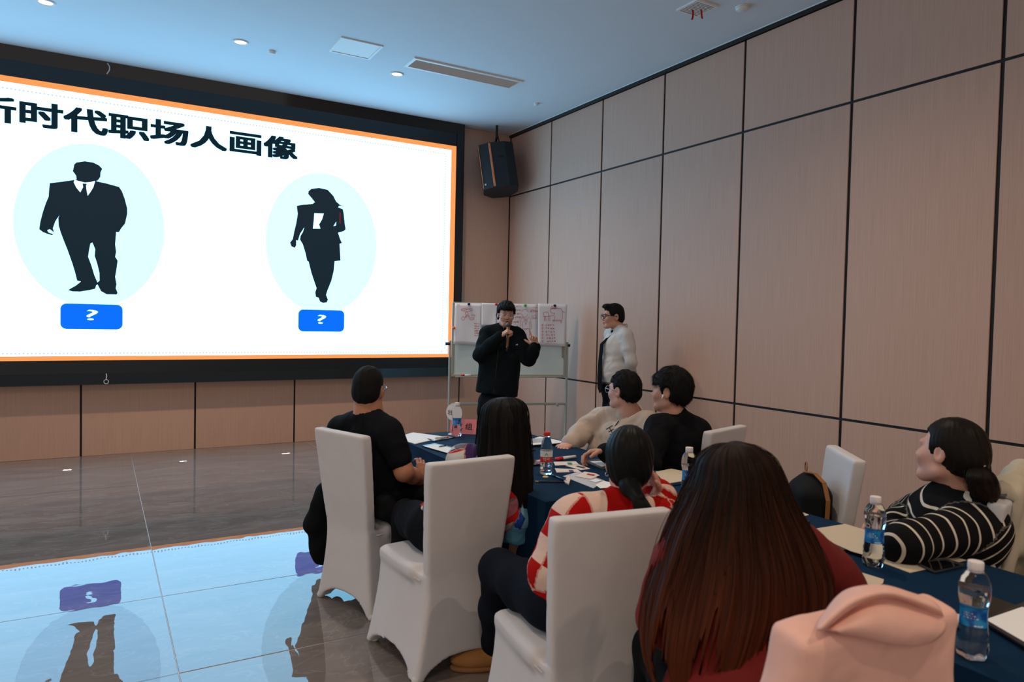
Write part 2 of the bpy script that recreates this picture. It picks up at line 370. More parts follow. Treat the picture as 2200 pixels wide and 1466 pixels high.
def rect(x0, z0, x1, z1, y): return ([(x0, y, z0), (x1, y, z0), (x1, y, z1), (x0, y, z1)], [(0, 1, 2, 3)])
ledpart('display', rect(SX0, SZ0, SX1, SZ1, SY), M_LED)
v = []; f = []
for (x0, z0, x1, z1) in ((SX0, SZ1-.060, SX1, SZ1), (SX0, SZ0, SX1, SZ0+.046), (SX1-.072, SZ0, SX1, SZ1), (SX0, SZ0, SX0+.072, SZ1)):
    n = len(v); v += [(x0, SY-.002, z0), (x1, SY-.002, z0), (x1, SY-.002, z1), (x0, SY-.002, z1)]; f.append((n, n+1, n+2, n+3))
ledpart('slide_border', (v, f), M_ORANGE)
v = []; f = []
def dot(x, z, r=.007):
    n = len(v); v.extend([(x-r, SY-.002, z-r), (x+r, SY-.002, z-r), (x+r, SY-.002, z+r), (x-r, SY-.002, z+r)]); f.append((n, n+1, n+2, n+3))
for x in np.arange(-3.0, 3.95, .034): dot(x, 3.714); dot(x, 1.098)
for z in np.arange(1.1, 3.714, .034): dot(3.948, z)
do = ledpart('dotted_line', (v, f), M_DOT); do['kind'] = 'stuff'
lettering('title_lettering', '新时代职场人画像', (-1.085, SY, 3.378), (3.10, 0, 0), (0, 0, .245), M_LDARK, led, (0, -1, 0),   .003, .065, (.46, B_Y, 0))
def ellipse(cx, cz, rx, rz, y, n=72): return ([(cx+rx*math.cos(2*math.pi*k/n), y, cz+rz*math.sin(2*math.pi*k/n)) for k in range(n)], [tuple(range(n))])
ledpart('ellipse', ellipse(-.066, 2.425, .674, .845, SY-.002), M_PALE); ledpart('ellipse', ellipse(2.343, 2.420, .670, .842, SY-.002), M_PALE2)
def rrect(x0, z0, x1, z1, r, y):
    P = []
    for cx, cz, a0 in ((x1-r, z1-r, 0), (x0+r, z1-r, 90), (x0+r, z0+r, 180), (x1-r, z0+r, 270)):
        for k in range(7): a = math.radians(a0+15*k); P.append((cx+r*math.cos(a), y, cz+r*math.sin(a)))
    return (P, [tuple(range(len(P)))])
for x0 in (-.343, 2.058):
    bt = ledpart('blue_button', rrect(x0, 1.35, x0+.558, 1.613, .055, SY-.003), M_BLUE)
    lettering('question_mark', '?', (x0+.228, SY, 1.445), (.105, 0, 0), (0, 0, .108), M_LED, bt, (0, -1, 0), .005, .0, (.46, B_Y, 0))
def trace(pts, lift=.004):                   # outline measured on the slide, laid in the plane of the LED surface
    P = [onplane(x/2.4444, 280+y/2.4444, (0, SY, 0), (0, 1, 0)) for x, y in pts]
    return ([(q[0], SY-lift, q[2]) for q in P], [tuple(range(len(P)))])
_man = [(390,180),(400,170),(445,163),(490,170),(520,185),(537,203),(528,222),(527,245),(515,262),(505,268),(560,280),(625,298),(640,320),(655,360),(668,410),(668,440),(657,490),(637,515),(625,535),(610,535),(608,560),(605,600),(610,640),(605,665),(618,685),(612,730),(605,770),(612,810),(608,830),(618,855),(612,863),(560,862),(530,845),(512,810),(505,815),(500,833),(470,840),(420,848),(380,847),(358,840),(370,832),(400,815),(425,795),(405,790),(395,750),(380,700),(355,630),(335,580),(318,535),(308,500),(306,460),(312,447),(290,480),(278,515),(284,537),(262,520),(248,525),(255,537),(278,546),(275,552),(250,545),(225,535),(206,520),(212,480),(225,430),(240,385),(255,350),(258,310),(262,278),(330,270),(390,261),(402,258),(400,240),(390,225),(382,215),(385,205)]
ms = ledpart('man_silhouette', trace(_man), M_LDARK)
ledpart('collar', trace([(390,258),(405,265),(445,275),(475,273),(500,266),(490,300),(475,325),(460,345),(440,340),(420,325),(400,300),(388,275)], .005), M_LED, ms)
ledpart('necktie', trace([(434,280),(457,282),(452,292),(455,315),(461,348),(440,352),(420,330),(436,300)], .006), M_LDARK, ms)
ledpart('leg_gap', trace([(475,595),(485,590),(500,625),(497,660),(510,700),(522,750),(523,790),(512,800),(495,760),(480,710),(463,665),(468,630)], .005), M_PALE, ms)
_wom = [(1620,320),(1635,308),(1675,303),(1720,313),(1750,345),(1765,375),(1785,392),(1805,400),(1780,397),(1775,405),(1800,415),(1805,440),(1810,490),(1815,520),(1805,530),(1775,538),(1785,570),(1795,593),(1783,597),(1788,685),(1757,688),(1752,740),(1740,790),(1720,840),(1712,865),(1722,890),(1715,905),(1695,907),(1680,900),(1673,880),(1658,875),(1655,850),(1662,830),(1650,795),(1635,750),(1620,690),(1612,685),(1605,650),(1590,600),(1575,575),(1578,555),(1590,535),(1598,510),(1575,545),(1565,580),(1555,578),(1555,605),(1548,618),(1530,610),(1523,590),(1537,572),(1545,530),(1555,490),(1563,440),(1558,398),(1580,392),(1640,388),(1653,378),(1635,355),(1618,335)]
ws = ledpart('woman_silhouette', trace(_wom), M_LDARK)
ledpart('paper_in_hand', trace([(1650,436),(1700,438),(1690,470),(1675,495),(1682,517),(1643,517),(1648,470)], .005), M_LED, ws)
ledpart('elbow_gap', trace([(1765,480),(1750,505),(1764,500)], .005), M_PALE2, ws); ledpart('red_line', trace([(1784,432),(1787,432),(1787,490),(1784,490)], .005), M_RED, ws)
# small cable hook under the frame
mb = MB(); a = V(.066, SY-.04, .885)
mb.tube([a+V(0, .0, .0), a+V(.004, -.005, -.03), a+V(0, -.005, -.06)], .005, 6); mb.tube([a+V(.0+.022*math.cos(t), -.006, -.085+.022*math.sin(t)) for t in np.linspace(0, 6.3, 18)], .004, 6)
tag(mb.build('cable_hook', mat('pale cable', (.6, .62, .62), .5)), 'small pale cable loop hanging on the lower edge of the LED screen frame', 'cable')
mb = MB(); a = V(.066, SY-.03, C_Z-.015); mb.tube([a, a+V(.02, -.004, -.035), a+V(.018, -.002, -.07), a+V(-.005, .01, -.11)], .006, 6)
tag(mb.build('cable_end', MATS['pale cable']), 'short pale cable end curling over the top edge of the LED screen frame', 'cable')

# ------------------------------------------------------------------ ceiling fittings
M_TRIM = mat('white lamp ring', (.82, .80, .78), .4, .02); M_LAMP = emit('warm lamp face', (1.0, .80, .58), 2.6)
def downlight(x, y, label=None, group='ceiling downlights'):
    e = empty('downlight', (x, y, C_Z)); tag(e, label, 'ceiling light', group)
    MB().lathe([(.052, -.001), (.056, -.010), (.070, -.009), (.074, -.001)], 28).build('ring', M_TRIM, e, True)
    MB().lathe([(.0001, -.006), (.052, -.006)], 28).build('diffuser', M_LAMP, e)
    l = bpy.data.lights.new('downlight_lamp', 'SPOT'); l.energy = LAMP_W; l.color = (1.0, .77, .55); l.spot_size = math.radians(150); l.spot_blend = .8; l.shadow_soft_size = .05
    lo = bpy.data.objects.new('downlight_lamp', l); COL.objects.link(lo); lo.location = (0, 0, -.02); lo.parent = e
    return e
for x, s_ in ((-.397, 'leftmost lit round downlight in the ceiling, at the upper left corner'), (1.155, 'lit round downlight in the ceiling beside the tiny round sensor'), (2.728, 'lit round downlight in the ceiling beside the long slot vent')): downlight(x, 7.22, s_)
for y in (3.0, -.4, -3.8):
    for x in (-3.5, -.4, 2.7): downlight(x, y, 'round ceiling downlight further back in the hall', 'downlights behind the viewer')
# square access panel
e = empty('ceiling_hatch', (2.133, 6.759, C_Z)); tag(e, 'square white access panel flush in the ceiling', 'access panel')
mb = MB(); s_ = .205
for a, b in (((-s_, -s_), (s_, -s_+.022)), ((-s_, s_-.022), (s_, s_)), ((-s_, -s_+.022), (-s_+.022, s_-.022)), ((s_-.022, -s_+.022), (s_, s_-.022))): mb.box((a[0], a[1], -.012), (b[0], b[1], 0))
mb.build('frame', mat('white hatch frame', (.86, .86, .85), .45, .02), e); MB().box((-.181, -.181, -.007), (.181, .181, 0)).build('door', mat('white hatch door', (.88, .87, .86), .5, .02), e)
# long slot vent
e = empty('slot_vent', (3.33, 6.795, C_Z)); tag(e, 'long rectangular white air vent with louvres in the ceiling', 'air vent')
hx, hy = .635, .143; mb = MB()
for a, b in (((-hx, -hy), (hx, -hy+.032)), ((-hx, hy-.032), (hx, hy)), ((-hx, -hy+.032), (-hx+.032, hy-.032)), ((hx-.032, -hy+.032), (hx, hy-.032))): mb.box((a[0], a[1], -.016), (b[0], b[1], 0))
mb.build('frame', M_TRIM, e); MB().box((-hx+.03, -hy+.03, -.003), (hx-.03, hy-.03, 0)).build('backing', mat('dark vent throat', (.03, .03, .032), .8), e)
sl = MB().add([(-hx+.033, -.005, -.004), (hx-.033, -.005, -.004), (hx-.033, .004, -.014), (-hx+.033, .004, -.014), (-hx+.033, -.003, -.003), (hx-.033, -.003, -.003), (hx-.033, .006, -.013), (-hx+.033, .006, -.013)], [(0, 1, 2, 3), (7, 6, 5, 4), (0, 4, 5, 1), (2, 6, 7, 3), (1, 5, 6, 2), (0, 3, 7, 4)]).mesh('slat')
for k in range(11): put('slat', sl, M_TRIM, e, (0, -.1+.02*k, 0))
# square grille with red ribbons
e = empty('square_vent', (4.22, 4.335, C_Z)); tag(e, 'square white air grille with two red ribbons tied to it', 'air vent')
h = .118; mb = MB()
for a, b in (((-h, -h), (h, -h+.02)), ((-h, h-.02), (h, h)), ((-h, -h+.02), (-h+.02, h-.02)), ((h-.02, -h+.02), (h, h-.02))): mb.box((a[0], a[1], -.014), (b[0], b[1], 0))
mb.build('frame', M_TRIM, e); MB().box((-h+.018, -h+.018, -.003), (h-.018, h-.018, 0)).build('backing', MATS['dark vent throat'], e)
sl = MB().box((-h+.02, -.006, -.013), (h-.02, .004, -.008)).mesh('slat')
for k in range(9): put('slat', sl, M_TRIM, e, (0, -.08+.02*k, 0))
M_RIB = mat('red ribbon', (.45, .012, .015), .6)
for (x, y, pts) in ((-.02, .03, [(0, 0, -.012), (.003, -.004, -.04), (-.002, -.006, -.075), (-.012, -.008, -.10)]), (.035, -.01, [(0, 0, -.012), (.006, 0, -.03), (.006, -.002, -.055), (.012, -.004, -.085)])):
    mb = MB(); P = [V(x, y, 0)+V(*q) for q in pts]
    for i in range(len(P)-1): mb.slab([P[i]-V(.007, -.003, 0), P[i]+V(.007, -.003, 0), P[i+1]+V(.007, -.003, 0), P[i+1]-V(.007, -.003, 0)], .001)
    mb.build('ribbon', M_RIB, e)
for x, y, r, s_, c in ((1.462, 7.297, .034, 'tiny round white sensor in the ceiling between two downlights', 'sensor'), (4.52, 4.13, .055, 'round white smoke detector beside the ribboned ceiling grille', 'smoke detector'), (4.499, 7.249, .030, 'small sprinkler head in the ceiling near the far corner', 'sprinkler')):
    e = empty('ceiling_detector', (x, y, C_Z)); tag(e, s_, c)
    MB().lathe([(r*1.05, 0), (r*1.05, -.006), (r*.98, -.008)], 28).build('base', M_TRIM, e, True); MB().lathe([(r*.94, -.008), (r*.92, -.022), (r*.75, -.028), (.001, -.029)], 28).build('cap', M_TRIM, e, True)

# ------------------------------------------------------------------ hanging loudspeaker
sp = empty('loudspeaker', (4.62, 8.36, 3.55)); tag(sp, 'black angled loudspeaker with an orange stripe hanging in the corner beside the screen', 'loudspeaker')
M_SPK = mat('black speaker cabinet', (.010, .013, .016), .55, .1, 40, .15, 300); M_OR = mat('orange speaker strip', (.75, .22, .08), .4, .05)
rz = math.radians(-26); tl = math.radians(13)
Rm = np.array(Matrix.Rotation(rz, 3, 'Z') @ Matrix.Rotation(-tl, 3, 'X') @ Matrix.Rotation(math.radians(-8), 3, 'Y'))
def spk(x, y, z): return Rm @ V(x, y, z)
# front faces local -y; plan: front face, chamfered rear
plan = [(-.24, -.12), (-.10, -.185), (.10, -.185), (.22, -.13), (.22, .05), (.11, .20), (-.11, .20), (-.24, .06)]
zb, zt = -.315, .315
n = len(plan); vv = [spk(x, y, zb) for x, y in plan]+[spk(x, y, zt) for x, y in plan]
put('cabinet', mesh_of('cabinet', vv, [tuple(range(n-1, -1, -1)), tuple(range(n, 2*n))]+[(i, (i+1) % n, n+(i+1) % n, n+i) for i in range(n)]), M_SPK, sp)
def spkbox(name, lo, hi, m):
    mb = MB().box(lo, hi, .003); mb.v = [tuple(spk(*q)) for q in mb.v]; return mb.build(name, m, sp)
spkbox('orange_strip', (-.112, -.200, -.305), (-.086, -.176, .30), M_OR); spkbox('edge_strip', (-.247, -.128, -.305), (-.239, -.112, .30), M_OR)
mb = MB(); 
for i in range(3): mb.add([spk(*q) for q in ((-.225+.007*i, -.134-.003*i, -.265), (-.220+.007*i, -.136-.003*i, -.265), (-.220+.007*i, -.136-.003*i, -.24), (-.225+.007*i, -.134-.003*i, -.24))], [(0, 1, 2, 3)])
mb.build('badge', mat('pale speaker badge', (.7, .75, .8), .4), sp)
spkbox('handle_recess', (.0, -.192, .10), (.075, -.180, .125), M_BLACK)
top = spk(0, .03, zt); hk = V(4.585, 8.37, C_Z)-V(4.62, 8.36, 3.55)
mb = MB().tube([top, top+V(-.005, 0, .06)], .022, 10).tube([top+V(-.005, 0, .05), hk+V(0, 0, -.16), hk], .016, 8); mb.build('hanger', M_BLACK, sp)
MB().tube([hk+V(.005, 0, -.01), hk+V(.01, 0, -.12), hk+V(.05, .02, -.20), spk(.10, .08, zt)], .008, 6).build('cable', M_BLACK, sp)
# ------------------------------------------------------------------ sculpting by distance fields -> one continuous mesh
def smin(a, b, k):
    h = np.clip(.5+.5*(b-a)/k, 0, 1); return b*(1-h)+a*h-k*h*(1-h)
def wob(P, f, seed=0, n=5):
    r = np.random.RandomState(seed); o = 0
    for _ in range(n):
        d = r.normal(size=3); d = d/np.linalg.norm(d)*f*r.uniform(.6, 1.4); o = o+np.sin(P[..., 0]*d[0]+P[..., 1]*d[1]+P[..., 2]*d[2]+r.uniform(0, 6.28))
    return o/n
def crease(P, f, seed=0): return np.abs(wob(P, f, seed, 4)+.25*wob(P, f*2.3, seed+50, 3))-.28
class SDF:
    def __init__(s, k=.03): s.k = k; s.p = []; s.fold = None
    def cap(s, a, b, ra, rb=None, k=None, op='+', pat=None):
        a = V(*a); b = V(*b); rb = ra if rb is None else rb; ba = b-a; L2 = max(float(ba@ba), 1e-9)
        def f(P):
            t = np.clip(((P-a)@ba)/L2, 0, 1); return np.linalg.norm(P-a-t[..., None]*ba, axis=-1)-(ra+(rb-ra)*t)
        m = max(ra, rb); s.p.append((op, f, np.minimum(a, b)-m, np.maximum(a, b)+m, s.k if k is None else k, pat or ('t',), (a, b))); return s
    def chain(s, pts, rad, k=None, op='+', pat=None):
        for i in range(len(pts)-1): s.cap(pts[i], pts[i+1], rad[i], rad[i+1], k, op, pat)
        return s
    def ell(s, c, r, R=None, k=None, op='+', pat=None):
        c = V(*c); r = V(*r); M = np.eye(3) if R is None else np.asarray(R, float)     # rows of M: local axes
        def f(P):
            q = (P-c)@M.T; k0 = np.linalg.norm(q/r, axis=-1); k1 = np.linalg.norm(q/(r*r), axis=-1)+1e-9; return k0*(k0-1)/k1
        e = np.abs(M.T) @ r; s.p.append((op, f, c-e, c+e, s.k if k is None else k, pat or ('t',), (c, c))); return s
    def box(s, c, h, rnd=.01, R=None, k=None, op='+', pat=None):
        c = V(*c); h = V(*h)-rnd; M = np.eye(3) if R is None else np.asarray(R, float)
        def f(P):
            q = np.abs((P-c)@M.T)-h; return np.linalg.norm(np.maximum(q, 0), axis=-1)+np.minimum(q.max(-1), 0)-rnd
        e = np.abs(M.T) @ (h+rnd); s.p.append((op, f, c-e, c+e, s.k if k is None else k, pat or ('t',), (c, c))); return s
    def cut(s, p, n, k=.004):                # remove everything on the side n points to
        p = V(*p); n = nrm(n); s.p.append(('c', lambda P: (P-p)@n, None, None, k, None, None)); return s
    def func(s, f, lo, hi, k=None, op='+'): s.p.append((op, f, V(*lo), V(*hi), s.k if k is None else k, ('t',), (V(*lo), V(*hi)))); return s
    def field(s, lo, h, sh):
        ax = [lo[i]+h*np.arange(sh[i]) for i in range(3)]; F = np.full(sh, 1., np.float32)
        for op, f, a, b, k, _, _ in s.p:
            if op == 'c': sl = (slice(None),)*3
            else:
                g = k+4*h; i0 = [max(0, int((a[i]-g-lo[i])/h)) for i in range(3)]; i1 = [min(sh[i], int((b[i]+g-lo[i])/h)+2) for i in range(3)]
                if any(i1[i] <= i0[i] for i in range(3)): continue
                sl = tuple(slice(i0[i], i1[i]) for i in range(3))
            G = np.stack(np.meshgrid(*[ax[i][sl[i]] for i in range(3)], indexing='ij'), -1)
            d = f(G)
            if op == '+': F[sl] = smin(F[sl], d, k) if k > 0 else np.minimum(F[sl], d)
            elif op == '-': F[sl] = -smin(-F[sl], d, max(k, 1e-4))
            elif op == 'c': F[sl] = -smin(-F[sl], -d, max(k, 1e-4))
        if s.fold is not None:
            G = np.stack(np.meshgrid(*ax, indexing='ij'), -1); F = F+s.fold(G)
        return F
    def mesh(s, h):
        A = [q for q in s.p if q[0] == '+']; lo = np.min([q[2] for q in A], 0)-4*h-.02; hi = np.max([q[3] for q in A], 0)+4*h+.02
        sh = tuple(int(x) for x in np.ceil((hi-lo)/h)+1); F = s.field(lo, h, sh)
        F[0], F[-1], F[:, 0], F[:, -1], F[:, :, 0], F[:, :, -1] = (1.,)*6
        return surface_nets(F, lo, h)
    def pats(s, v):
        """pattern coordinates that run along limbs and round the trunk"""
        A = [q for q in s.p if q[0] == '+']; D = np.stack([q[1](v) for q in A]); who = D.argmin(0); out = np.zeros((len(v), 3))
        for i, q in enumerate(A):
            m = who == i
            if not m.any(): continue
            pt = q[5]; P = v[m]
            if pt[0] == 'limb':
                a, b = q[6]; d = nrm(b-a); u = nrm(np.cross(d, V(.3, .2, .9))); w_ = np.cross(d, u); x = P-a
                out[m, 0] = np.arctan2(x@w_, x@u)*pt[2]; out[m, 1] = pt[1]+x@d; out[m, 2] = pt[3] if len(pt) > 3 else 0
            else: out[m, 0] = P@pt[1] if len(pt) > 1 else P[:, 0]; out[m, 1] = P[:, 2]-(.8*(P@pt[2]) if len(pt) > 2 else 0); out[m, 2] = 0 if len(pt) < 3 else P@pt[2]
        return out
def surface_nets(F, lo, h):
    S = F < 0; nx, ny, nz = F.shape; cnt = np.zeros((nx-1, ny-1, nz-1), np.int8)
    for i in (0, 1):
        for j in (0, 1):
            for k in (0, 1): cnt += S[i:nx-1+i, j:ny-1+j, k:nz-1+k]
    cells = np.argwhere((cnt > 0) & (cnt < 8)); idx = np.full(cnt.shape, -1, np.int32); idx[tuple(cells.T)] = np.arange(len(cells))
    acc = np.zeros((len(cells), 3)); num = np.zeros(len(cells)); C = cells
    cor = [(i, j, k) for i in (0, 1) for j in (0, 1) for k in (0, 1)]
    for a in cor:
        for ax in range(3):
            if a[ax]: continue
            b = list(a); b[ax] = 1; A = F[C[:, 0]+a[0], C[:, 1]+a[1], C[:, 2]+a[2]]; B = F[C[:, 0]+b[0], C[:, 1]+b[1], C[:, 2]+b[2]]
            m = (A < 0) != (B < 0); t = A[m]/(A[m]-B[m]+1e-12); p = np.tile(np.array(a, float), (m.sum(), 1)); p[:, ax] += t
            acc[m] += p; num[m] += 1
    v = lo+h*(C+acc/num[:, None]); quads = []
    for ax in range(3):
        o1, o2 = (ax+1) % 3, (ax+2) % 3
        a = [slice(None)]*3; b = [slice(None)]*3; a[ax] = slice(0, -1); b[ax] = slice(1, None)
        X = S[tuple(a)] != S[tuple(b)]; E_ = np.argwhere(X); E_ = E_[(E_[:, o1] > 0) & (E_[:, o2] > 0)]
        E_ = E_[(E_[:, o1] < F.shape[o1]-1) & (E_[:, o2] < F.shape[o2]-1)]
        ins = S[tuple(E_.T)]; q = []
        for d1, d2 in ((1, 1), (0, 1), (0, 0), (1, 0)):
            c = E_.copy(); c[:, o1] -= d1; c[:, o2] -= d2; q.append(idx[tuple(c.T)])
        q = np.stack(q, 1); q[~ins] = q[~ins][:, ::-1]; quads.append(q)
    return v, np.concatenate(quads)
def sculpt(name, s, h, m, parent=None, base=(0, 0, 0), pat=False, extra=None):
    v, f = s.mesh(h); pt = s.pats(v) if pat else None
    if extra:
        for (v2, f2) in extra: f = np.concatenate([f, f2+len(v)]); v = np.concatenate([v, v2])
    return put(name, mesh_of(name, v-V(*base), f, True, pt), m, parent)

# ------------------------------------------------------------------ white covered banquet chairs
M_COVER = mat('white stretch chair cover', (.59, .575, .595), .75, .04, 14, .08, 500, wrinkle=.06)
def chair_field(P):
    x, y, z = P[..., 0], P[..., 1], P[..., 2]; t = np.clip(z/.43, 0, 1); fl = (1-t)**1.7
    hx = .179+.026*np.clip((y+.24)/.30, 0, 1)+.062*fl; yb = -.252-.018*fl; yf = .222+.020*fl
    cx = np.abs(x)-hx; cy = np.maximum(yb-y, y-yf); r = .022
    d = np.where((cx > -r) & (cy > -r), np.hypot(np.maximum(cx+r, 0), np.maximum(cy+r, 0))-r, np.maximum(cx, cy))
    d = np.maximum(d, np.maximum(z-.44, .010-z))
    ar = np.minimum(np.hypot(x/.20, (z+.005)/.095)-1, np.hypot(y/.205, (z+.005)/.09)-1)*.09
    return np.maximum(d, -ar)
def back_field(P):
    x, y, z = P[..., 0], P[..., 1], P[..., 2]; yc = -.222-.128*(z-.42); hw = .178+.032*np.clip((z-.45)/.42, 0, 1)**.8; r = .013
    q = np.stack([np.abs(x)-hw+r, np.abs(y-yc)-.030+r, np.maximum(z-.945, .30-z)+r], -1)
    return (np.linalg.norm(np.maximum(q, 0), axis=-1)+np.minimum(q.max(-1), 0)-r)*.98
def chair_mesh():
    s = SDF(.02); s.func(chair_field, (-.27, -.30, 0), (.27, .27, .46)); s.func(back_field, (-.23, -.33, .30), (.23, -.17, .95), .005)
    s.box((0, .035, .432), (.208, .182, .034), .028, None, .03); s.ell((0, .0, .455), (.18, .20, .020), None, .02)
    s.fold = lambda G: .0014*wob(G, 20, 3)
    v, f = s.mesh(.0085); return mesh_of('chair_cover', v, f, True)
CHAIR_ME = chair_mesh()
FOOT_ME = MB().lathe([(.012, 0), (.020, .003), (.022, .016), (.016, .03), (.006, .036)], 14).mesh('foot_cap', True)
SEAM_ME = MB().tube([(-.190, -.20, .418), (-.207, .0, .420), (-.207, .17, .420), (-.18, .219, .420), (0, .221, .420), (.18, .219, .420), (.207, .17, .420), (.207, 0, .420), (.190, -.20, .418)], .0028, 6).mesh('seam', True)
def chair(c, f, label):
    e = empty('banquet_chair', (c[0], c[1], 0), math.atan2(-f[0], f[1])); tag(e, label, 'chair', 'white covered banquet chairs')
    put('cover', CHAIR_ME, M_COVER, e); put('seam', SEAM_ME, M_COVER, e)
    for x in (-.222, .222):
        for y in (-.248, .222): put('foot_cap', FOOT_ME, M_COVER, e, (x, y, 0))
    return e
F1 = nrm((.944, .329)); C1 = V(1.368, 3.712); F2 = nrm((-.04, 1)); C2 = V(1.375, 2.985); F3 = nrm((.165, .986)); C3 = V(1.452, 2.035)
F6 = nrm((.12, .993)); C6 = V(1.392, 1.148); FR1 = nrm((-1, .02)); CR1 = V(2.88, 3.70); FR2 = nrm((-.25, .97)); CR2 = V(3.075, 3.18)
FR3 = nrm((-.786, .619)); CR3 = V(2.875, 2.285); FR4 = nrm((-.22, .975)); CR4 = V(2.845, 1.585)
for c, f, s_ in ((C1, F1, 'white covered chair under the man in the black T-shirt'), (C2, F2, 'white covered chair under the woman in the floral blouse, seat corner showing'),
                 (C3, F3, 'white covered chair behind the woman in the red checked jumper'), (C6, F6, 'white covered chair beneath the pink hooded jacket'),
                 (CR1, FR1, 'white covered chair under the man in the beige fleece'), (CR2, FR2, 'white covered chair behind the man in the black sweatshirt'),
                 (CR3, FR3, 'empty white covered chair with a black backpack on it'), (CR4, FR4, 'white covered chair with a cream jacket on it, behind the striped jumper')): chair(c, f, s_)

# ------------------------------------------------------------------ tables and cloths
TZ = .75; TX0, TX1, TY1, TYm, TYm2, TY0 = 1.705, 2.615, 4.49, 2.592, 2.565, .30
M_NAVY = mat('navy blue tablecloth', (.0026, .022, .058), .8, .12, 40, .10, 900, spec=.12)
M_TTOP = mat('laminate table top', (.35, .25, .17), .5); M_LEG = mat('grey table leg', (.25, .25, .26), .4, metal=.8)
def table(y0, y1, x0, x1, lt, lc):
    e = empty('conference_table', ((x0+x1)/2, (y0+y1)/2, 0)); tag(e, lt, 'table', 'tables in a row'); hx = (x1-x0)/2-.012; hy = (y1-y0)/2-.012
    MB().box((-hx, -hy, .715), (hx, hy, .743), .004).build('tabletop', M_TTOP, e)
    for a in (-1, 1):
        for b in (-1, 1): MB().tube([(a*(hx-.07), b*(hy-.07), 0), (a*(hx-.07), b*(hy-.07), .715)], .018, 10).build('leg', M_LEG, e)
    # cloth: a grid whose rim hangs in soft folds down to the floor
    hx += .010; hy += .010; n = 60; P = []
    per = []
    def rim(k, m):
        for i in range(m):
            t = i/m
            yield [(-hx+2*hx*t, -hy), (hx, -hy+2*hy*t), (hx-2*hx*t, hy), (-hx, hy-2*hy*t)][k]
    for k, m in ((0, 24), (1, 48), (2, 24), (3, 48)): per += list(rim(k, m))
    N = len(per); zs = [TZ, TZ-.003, TZ-.012, TZ-.05, .60, .42, .24, .10, .012]; vs = []; ph = random.uniform(0, 6)
    for r_, z in enumerate(zs):
        d = (TZ-z)/TZ
        for i, (x, y) in enumerate(per):
            # outward direction, rounded at the corners
            ox = np.clip((abs(x)-hx+.05)/.05, 0, 1)*np.sign(x); oy = np.clip((abs(y)-hy+.05)/.05, 0, 1)*np.sign(y); o = nrm((ox, oy)) if abs(ox)+abs(oy) > 0 else V(0, 0)
            w_ = (.012*math.sin(i*1.05+ph)+.010*math.sin(i*.47+2*ph))*min(1, d*3); cr = 1 if abs(ox)*abs(oy) > .3 else 0
            off = -.006*(r_ == 0)+(.004+.012*d+w_*.8+cr*.035*min(1, d*2)) * (r_ > 0)
            vs.append((x+o[0]*off, y+o[1]*off, z))
    fs = [tuple(range(N))]
    for r_ in range(len(zs)-1):
        for i in range(N): fs.append((r_*N+(i+1) % N, r_*N+i, (r_+1)*N+i, (r_+1)*N+(i+1) % N))
    o = MB().add(vs, fs).build('tablecloth', M_NAVY, None, True, ((x0+x1)/2, (y0+y1)/2, 0)); auto_smooth(o, 50); tag(o, lc, 'tablecloth', 'navy tablecloths')
table(TYm, TY1, TX0, TX1, 'long table under the navy cloth, at the end towards the whiteboard', 'navy cloth over the far table, with the red capped bottle and pink sign')
table(TY0, TYm2, TX0+.075, TX1, 'long table under the navy cloth, at the near end by the striped jumper', 'navy cloth over the near table, with two blue labelled bottles')

# ------------------------------------------------------------------ bottles
M_PET = None
def pet_mat():
    m, nt, b = _bsdf('clear bottle plastic'); b.inputs['Transmission Weight'].default_value = 1; b.inputs['Roughness'].default_value = .03; b.inputs['IOR'].default_value = 1.22
    b.inputs['Base Color'].default_value = (.97, .985, 1, 1); return m
M_PET = pet_mat()
def water_mat():
    m, nt, b = _bsdf('bottled water'); b.inputs['Transmission Weight'].default_value = 1; b.inputs['Roughness'].default_value = 0; b.inputs['IOR'].default_value = 1.33; b.inputs['Base Color'].default_value = (.96, .985, 1, 1); return m
M_WATER = water_mat(); M_CAPW = mat('white bottle cap', (.80, .74, .76), .45, .03); M_CAPR = mat('red bottle cap', (.62, .02, .02), .4, .05)
def label_mat(kind):
    m, nt, b = _bsdf('bottle label '+kind); L = nt.links.new; tc = _n(nt, 'ShaderNodeTexCoord'); no = _n(nt, 'ShaderNodeTexNoise'); no.inputs['Scale'].default_value = 45; no.inputs['Detail'].default_value = 2
    L(tc.outputs['Object'], no.inputs['Vector']); cr = _n(nt, 'ShaderNodeValToRGB'); e = cr.color_ramp.elements
    if kind == 'blue': e[0].position = .42; e[0].color = (.004, .075, .36, 1); e[1].position = .62; e[1].color = (.02, .28, .62, 1)
    elif kind == 'red': e[0].position = .4; e[0].color = (.55, .012, .012, 1); e[1].position = .6; e[1].color = (.62, .02, .02, 1)
    else: e[0].position = .4; e[0].color = (.70, .74, .74, 1); e[1].position = .6; e[1].color = (.8, .82, .82, 1)
    L(no.outputs[0], cr.inputs[0]); L(cr.outputs[0], b.inputs['Base Color']); b.inputs['Roughness'].default_value = .3; return m
M_LBL = {k: label_mat(k) for k in ('blue', 'red', 'white')}; M_PRINT = mat('white print', (.8, .82, .85), .5); M_GRN = mat('green print', (.02, .22, .12), .5); M_DKP = mat('dark print', (.02, .03, .04), .5)
PROF_B = [(.024, 0), (.030, .003), (.0335, .012), (.0345, .028), (.0325, .048), (.0325, .062), (.0300, .078), (.0285, .098), (.0285, .112), (.0300, .126), (.0335, .142), (.0345, .158), (.0335, .176), (.0285, .192), (.0205, .204), (.0145, .211), (.0138, .220)]
PROF_R = [(.024, 0), (.029, .003), (.0315, .010), (.0305, .020), (.0318, .030), (.0305, .040), (.0318, .052), (.0305, .062), (.0315, .070), (.0315, .118), (.0310, .135), (.0280, .158), (.0215, .182), (.0150, .198), (.0138, .204), (.0138, .212)]
